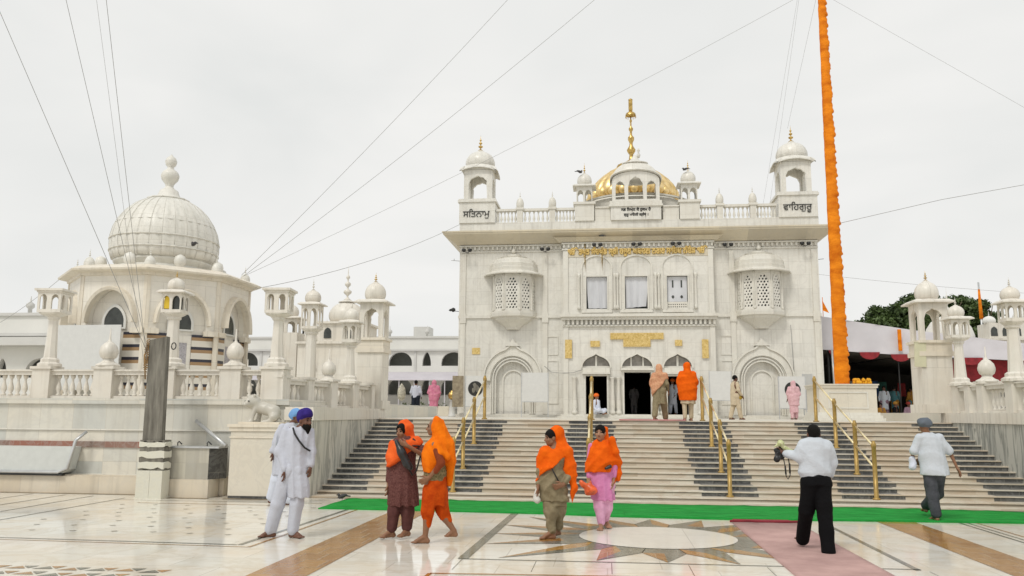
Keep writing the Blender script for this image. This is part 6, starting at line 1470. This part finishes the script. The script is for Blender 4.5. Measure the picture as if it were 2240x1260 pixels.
sdf('shirt',t,C_WHITE2,[('s',[(.955,-.015,.01,.175,.125),(1.02,-.015,.01,.21,.145),(1.18,-.01,.01,.205,.14),(1.32,-.005,.01,.20,.135),(1.42,-.0,.01,.165,.11),(1.475,0,.01,.08,.075)]),('c',sh[0],el[0],.078,.07),('c',el[0],g(1741,995,.11),.068,.055),('c',sh[1],el[1],.078,.072),('c',el[1],g(1834,1040,.10),.068,.052)],(),.0105,.04,('x',.011,8))
m=MB(); m.ring(0,.01,[(.17,.955),(.178,.96),(.178,.985),(.17,.99)],28,True,sx=1.03,sy=.76); m.v=[(x-.01,y,z) for x,y,z in m.v]; m.build('belt',M_STRAP,t)
sdf('hair',bd,HAIR,[('e',H(0,-.025,.03),(.087,.105,.102),R(178))],[('e',H(0,.12,-.06),(.08,.11,.10),R(178)),('p',H(0,-.05,-.07),(0,0,-1))],.009,.01,('d',.003,4))
cmr=thing('camera','black camera with hanging strap in the hand of the man in black trousers','camera',(2.72,11.35,0))
sdf('camera_body',cmr,M_LEATH,[('c',g(1719,989,.15),g(1731,993,.15),.032,.036),('c',g(1722,1000,.14),g(1730,1003,.14),.042,.042),('c',g(1728,980,.15),g(1730,984,.15),.022,.024)],(),.008,.012)
m=MB(); m.tube([g(1724,1000,.12),g(1716,1006,.02),g(1714,1008,-.02)],.042,12); m.build('lens',M_LEATH,cmr)
m=MB(); m.tube([g(1733,1003,.12),g(1736,1025,.1),g(1737,1046,.1),g(1741,1053,.1),g(1746,1044,.1),g(1746,1022,.1),g(1743,1000,.12)],.007,5); m.tube([g(1746,1040,.1),g(1746,1018,.1)],.013,5); m.tube([g(1737,1042,.1),g(1736,1024,.1)],.012,5); m.build('camera_strap',M_STRAP,cmr)
fls=sdf('flower_bunch',None,pm('pale_green_leaves',(.36,.42,.12),.7,hue=(.75,.76,.5),scale=30),[('e',(-.0,0,.06),(.045,.05,.05)),('c',(.03,0,.0),(.12,.02,-.05),.025,.03),('c',(.14,0,-.05),(.2,.02,-.04),.02,.015),('c',(-.03,0,.03),(-.09,0,.0),.02,.012)],(),.010,.02,('d',.01,6)); fls.location=(2.72+g(1728,0)[0],11.35+.10,g(0,985)[2]+.02); tag(fls,'small bunch of pale green leaves held with the camera','flowers')
# ---- 8 man at right, back view
t=person('man from behind in grey turban, short-sleeved white shirt and grey trousers on the green carpet',(5.55,15.1,0))
g=grid(2048,1140,130)
hip=[g(2040,1030),g(2060,1030)]; kn=[g(2043,1085,.0),g(2062,1082,.18)]; an=[g(2047,1128,-.02),g(2060,1120,.72)]
sh=[g(2021,964,.0),g(2070,964,.0)]; el=[g(2006,990,.02),g(2090,996,.03)]; wr=[g(2016,1012,.14),g(2098,1024,-.02)]
bd,H=body(t,SKIN,g(2037,934,.03),R(184),-.15,g(2041,950,.02),sh,el,wr,hip,kn,an,[(-.1,1,0),(.1,1,0)],hand=[(.6,.5,-.2),(.35,-.05,-.8)],hs=.98,h=.0095,thin=.84)
legs(t,C_GREY,hip,kn,[g(2047,1124,-.02),g(2061,1116,.70)],.118,.10,.085,extra=[('s',[(.78,.03,0,.19,.13),(.95,.02,0,.18,.13)])],fold=('x',.007,5),h=.012)
sdf('shirt',t,C_WHITE2,[('s',[(.765,.03,.01,.235,.185),(.95,.015,.01,.225,.165),(1.15,-.0,.01,.215,.15),(1.3,-.015,.01,.20,.135),(1.40,-.025,.01,.15,.115),(1.485,-.045,.01,.075,.075)]),('c',g(2024,960),g(2010,988,.01),.068,.072),('c',g(2066,960),g(2086,988,.02),.068,.072),('c',g(2024,958),g(2066,958),.062,.062)],(),.0115,.035,('x',.012,4))
sdf('turban',bd,C_TURBG,[('e',H(0,-.03,.07),(.125,.13,.08),R(184)),('e',H(0,-.04,.03),(.108,.115,.07),R(184))],[('e',H(0,.13,-.02),(.09,.06,.05),R(184))],.010,.03,('d',.007,3))
bg_=sdf('carried_bag',None,C_PWHITE,[('c',(0,0,.05),(.0,0,-.08),.05,.07)],(),.011,.03,('d',.008,4)); bg_.location=(5.55+g(2008,0)[0],15.1+.06,g(0,1013)[2]); tag(bg_,'whitish cloth bag under the left arm of the man in the grey turban','bag')
# ============================================================ people on the platform (smaller in the picture)
def figure(lab,loc,ht,yaw,top,bot,skin=SKIN,head='hair',hmat=None,tunic=.45,shawl=None,legr=.09,stride=.1,lean=0,drop=.9,arms=((-.24,0),(.24,0)),h=.02,extra=None,group=None,seated=False,w=1.0,pointed=0,fold=.012):
    t=person(lab,loc,group); s=ht/1.7; ca,sa=math.cos(yaw),math.sin(yaw)
    def q(x,y,z): return ((x*ca-y*sa)*s,(x*sa+y*ca)*s,z*s)   # y<0 is forward
    if seated:
        hip=[q(-.1,0,.12),q(.1,0,.12)]; kn=[q(-.28,-.3,.18),q(.28,-.3,.18)]; an=[q(.0,-.38,.06),q(-.05,-.42,.06)]; o=-.78
    else:
        hip=[q(-.09,0,.9),q(.09,0,.9)]; kn=[q(-.1,-stride*.5,.48),q(.1,stride*.4,.5)]; an=[q(-.1,-stride,.075),q(.1,stride*1.2,.075 if stride<.2 else .12)]; o=0
    sh=[q(-.17,lean,1.38+o),q(.17,lean,1.38+o)]; el=[q(arms[0][0],arms[0][1],1.12+o),q(arms[1][0],arms[1][1],1.12+o)]
    wr=[q(arms[0][0]*.95,arms[0][1]-.15,.92+o),q(arms[1][0]*.95,arms[1][1]-.15,.92+o)]
    fd=q(0,-1,0)
    bd,H=body(t,skin,q(0,lean-.02,1.58+o),yaw,0,q(0,lean,1.46+o),sh,el,wr,hip,kn,an,[fd,fd],h=h*.8,hs=s,thin=s)
    legs(t,bot,hip,kn,[tuple(V3(an[0])+V3((0,0,.03))),tuple(V3(an[1])+V3((0,0,.03)))],.11*s*w,legr*1.05*s,legr*.85*s,h=h,fold=('v',.008,2),extra=[('c',hip[0],hip[1],.13*s,.13*s)])
    S=lambda z,x,y,rx,ry:(z*s,)+tuple(V3(q(x,y,0))[:2])+(rx*s*w,ry*s*w)
    zb=tunic if not seated else .08
    rows=[S(zb,0,0,.20,.16),S(.9+o if not seated else .3,0,0,.185,.145),S(1.15+o,0,lean*.6,.175,.135),S(1.34+o,0,lean,.18,.12),S(1.46+o,0,lean,.08,.08)]
    sdf('tunic' if tunic<.7 else 'shirt',t,top,[('s',rows),('c',sh[0],el[0],.07*s,.06*s),('c',el[0],tuple(V3(wr[0])*.85+V3(el[0])*.15),.058*s,.048*s),('c',sh[1],el[1],.07*s,.06*s),('c',el[1],tuple(V3(wr[1])*.85+V3(el[1])*.15),.058*s,.048*s)],(),h,.04,('v',fold,4))
    if head=='hair': sdf('hair',bd,HAIR,[('e',H(0,-.02,.03),(.088*s,.105*s,.1*s),yaw)],[('e',H(0,.12*s,-.04*s),(.07*s,.1*s,.1*s),yaw)],h*.7,.01)
    elif head=='turban': sdf('turban',bd,hmat,[('e',H(0,-.02,.07*s),(.12*s,.13*s,.1*s),yaw)],[('e',H(0,.13*s,-.02),(.09*s,.06*s,.06*s),yaw)],h*.7,.02)
    if shawl:
        z0=drop
        pr=[('e',H(0,-.03,.02),(.112*s,.125*s,.14*s),yaw),('c',H(0,-.05,-.02),q(0,.03,1.42),.1*s,.14*s),('s',[S(z0,0,0,.23,.18),S((z0+1.35)/2,0,0,.27,.19),S(1.3,0,lean,.23,.16),S(1.42,0,lean,.14,.11)]),('c',sh[0],el[0],.1*s,.1*s),('c',sh[1],el[1],.1*s,.1*s)]
        cuts=[('e',H(0,.115*s,-.01),(.07*s,.1*s,.09*s),yaw)] if abs(yaw)<2 else []
        if pointed: cuts.append(('p',q(pointed*.3,0,z0+.0),q(-pointed*.75,0,-.65)))
        sdf('shawl',t,shawl,pr,cuts,h*.85,.04,('d',.009,7))
    return t
F=figure
F('man from behind in white shirt and dark trousers on the platform left of the temple',(-8.77,37.8,PZ),1.66,R(175),C_WHITE,C_NAVY,SKIN3,'hair',tunic=.88,stride=.12)
F('woman from behind in rose pink clothes on the platform left of the temple',(-7.72,36.9,PZ),1.62,R(180),C_HPINK,C_HPINK,SKIN3,'none',shawl=C_HPINK,drop=.72,tunic=.35)
F('woman in a peach patterned shawl walking right above the steps',(1.42,22.25,PZ),1.45,R(160),C_OLV,C_OLV,SKIN,'none',shawl=C_PEACH,drop=.62,tunic=.5,stride=.22,h=.014,pointed=1,legr=.1)
F('woman in a bright orange shawl seen from behind at the top of the steps',(2.14,22.2,PZ),1.50,R(182),C_BEIGE,C_BEIGE,SKIN,'none',shawl=C_OR,drop=.6,tunic=.5,stride=.06,h=.014,w=1.12,legr=.07)
t=F('man in a beige long shirt with a red sling bag near the temple wall',(4.58,30.2,PZ),1.56,R(110),C_BEIGE,C_BEIGE,SKIN3,'hair',tunic=.55,stride=.15,h=.016)
sb=thing('sling_bag','red and mustard sling bag on the man in the beige long shirt','bag',(4.58,30.2,PZ))
m=MB(); m.tube([(.0,-.13,1.30),(.12,-.1,1.1),(.17,-.03,.88)],.035,8); m.build('strap',cl('red_strap',(.35,.07,.06)),sb)
sdf('pouch',sb,cl('mustard_bag_cloth',(.42,.28,.05)),[('c',(.12,-.06,.78),(.17,-.04,.80),.10,.09)],(),.014,.02)
F('woman in pale pink clothes and veil seen from behind, standing by the right poster board',(7.52,34.5,PZ),1.52,R(185),C_PPINK,C_PPINK,SKIN3,'none',shawl=C_PPINK,drop=.62,tunic=.3,w=1.0,stride=.05)
F('person in white sitting in the left doorway of the temple',(-.42,37.2,PZ+.16),1.62,R(60),C_PWHITE,C_PWHITE,SKIN,'turban',C_TURBO,tunic=.1,seated=True)
F('dim figure in grey standing inside the central doorway',(1.42,42.6,PZ+.16),1.5,R(180),C_GREYK,C_GREYK,SKIN3,'hair',tunic=.5)
F('man with an orange turban and white clothes standing in the right doorway',(3.08,38.9,PZ+.16),1.62,R(-40),C_PWHITE,C_PWHITE,SKIN,'turban',C_TURBO,tunic=.5)
M_DUSK=[cl('dusty_red_cloth',(.30,.05,.04)),cl('teal_cloth',(.08,.2,.22)),C_WHITE2,C_BLK,cl('ochre_cloth',(.3,.15,.03)),cl('mauve_cloth',(.3,.2,.25))]
crowd=[(12.55,41.5,1.55,0,'red',0,0),(13.0,42.4,1.6,1,'teal',1,20),(13.35,41.8,1.6,2,'white',0,-20),(13.65,41.2,1.5,3,'black',1,60),(12.85,40.8,1.4,4,'ochre',1,-30),(14.05,42.5,1.62,1,'teal',0,150),(14.3,41.4,1.5,5,'mauve',1,10),(14.9,42.6,1.6,4,'ochre',0,200)]
for i,(x,y,hh,mi,cn,seat,yw) in enumerate(crowd):
    F(['%s-clothed person standing at the left end of the tent crowd','%s-clothed person sitting second in the tent crowd','%s-clothed person standing in the middle of the tent crowd','%s-clothed person sitting beside the tent post','%s-clothed person sitting low at the front of the tent','%s-clothed person standing right of the tent post','%s-clothed person sitting at the right of the tent crowd','%s-clothed person standing nearest the turret in the tent'][i]%cn,(x,y,PZ),hh,R(yw),M_DUSK[mi],M_DUSK[(mi+3)%6],SKIN3,'hair' if i%3 else 'turban',M_DUSK[(mi+1)%6],tunic=.5,seated=bool(seat),h=.026,group='people in the tent')
# ---- lion statue
ln=thing('lion_statue','small white marble lion statue crouching on the cream pedestal','statue',(-7.16,16.8,1.50))
M_LION=marble('lion_marble',(.74,.71,.63),(.70,.67,.6),tile=(5,5),vamt=.1,rough=.4,stain=.2)
sdf('body',ln,M_LION,[('c',(-.12,.0,.36),(.22,.02,.27),.13,.135),('c',(.24,.02,.22),(.26,-.08,.14),.12,.10),('c',(.24,.1,.2),(.2,.1,.08),.11,.07),
 ('e',(-.2,-.04,.46),(.15,.14,.16)),('e',(-.25,-.13,.45),(.10,.10,.11)),('c',(-.28,-.19,.42),(-.30,-.235,.40),.055,.045),('c',(-.15,-.09,.3),(-.2,-.14,.06),.06,.045),('c',(-.10,.1,.3),(-.14,.09,.06),.06,.045),
 ('c',(-.2,-.14,.05),(-.27,-.2,.035),.045,.04),('c',(-.14,.09,.05),(-.22,.05,.035),.045,.04),('c',(.22,-.12,.06),(.06,-.16,.035),.06,.04),('c',(.34,.05,.16),(.42,.08,.05),.03,.02),('c',(.42,.08,.05),(.30,.0,.04),.02,.03),('e',(-.33,-.02,.57),(.035,.03,.04)),('e',(-.14,-.14,.59),(.035,.03,.04))],
 [('e',(-.335,-.235,.36),(.035,.05,.02))],.011,.035,('d',.006,3))
m=MB()
for x,y in((-.315,-.195),(-.225,-.235)): m.ring(x,y,[(.003,.455),(.018,.465),(.018,.48),(.003,.49)],8)
m.build('eye',M_BLACK,ln)
b=MB(); b.box(-.42,.46,-.26,.26,0,.045); part('slab',b,M_SHRT,ln)
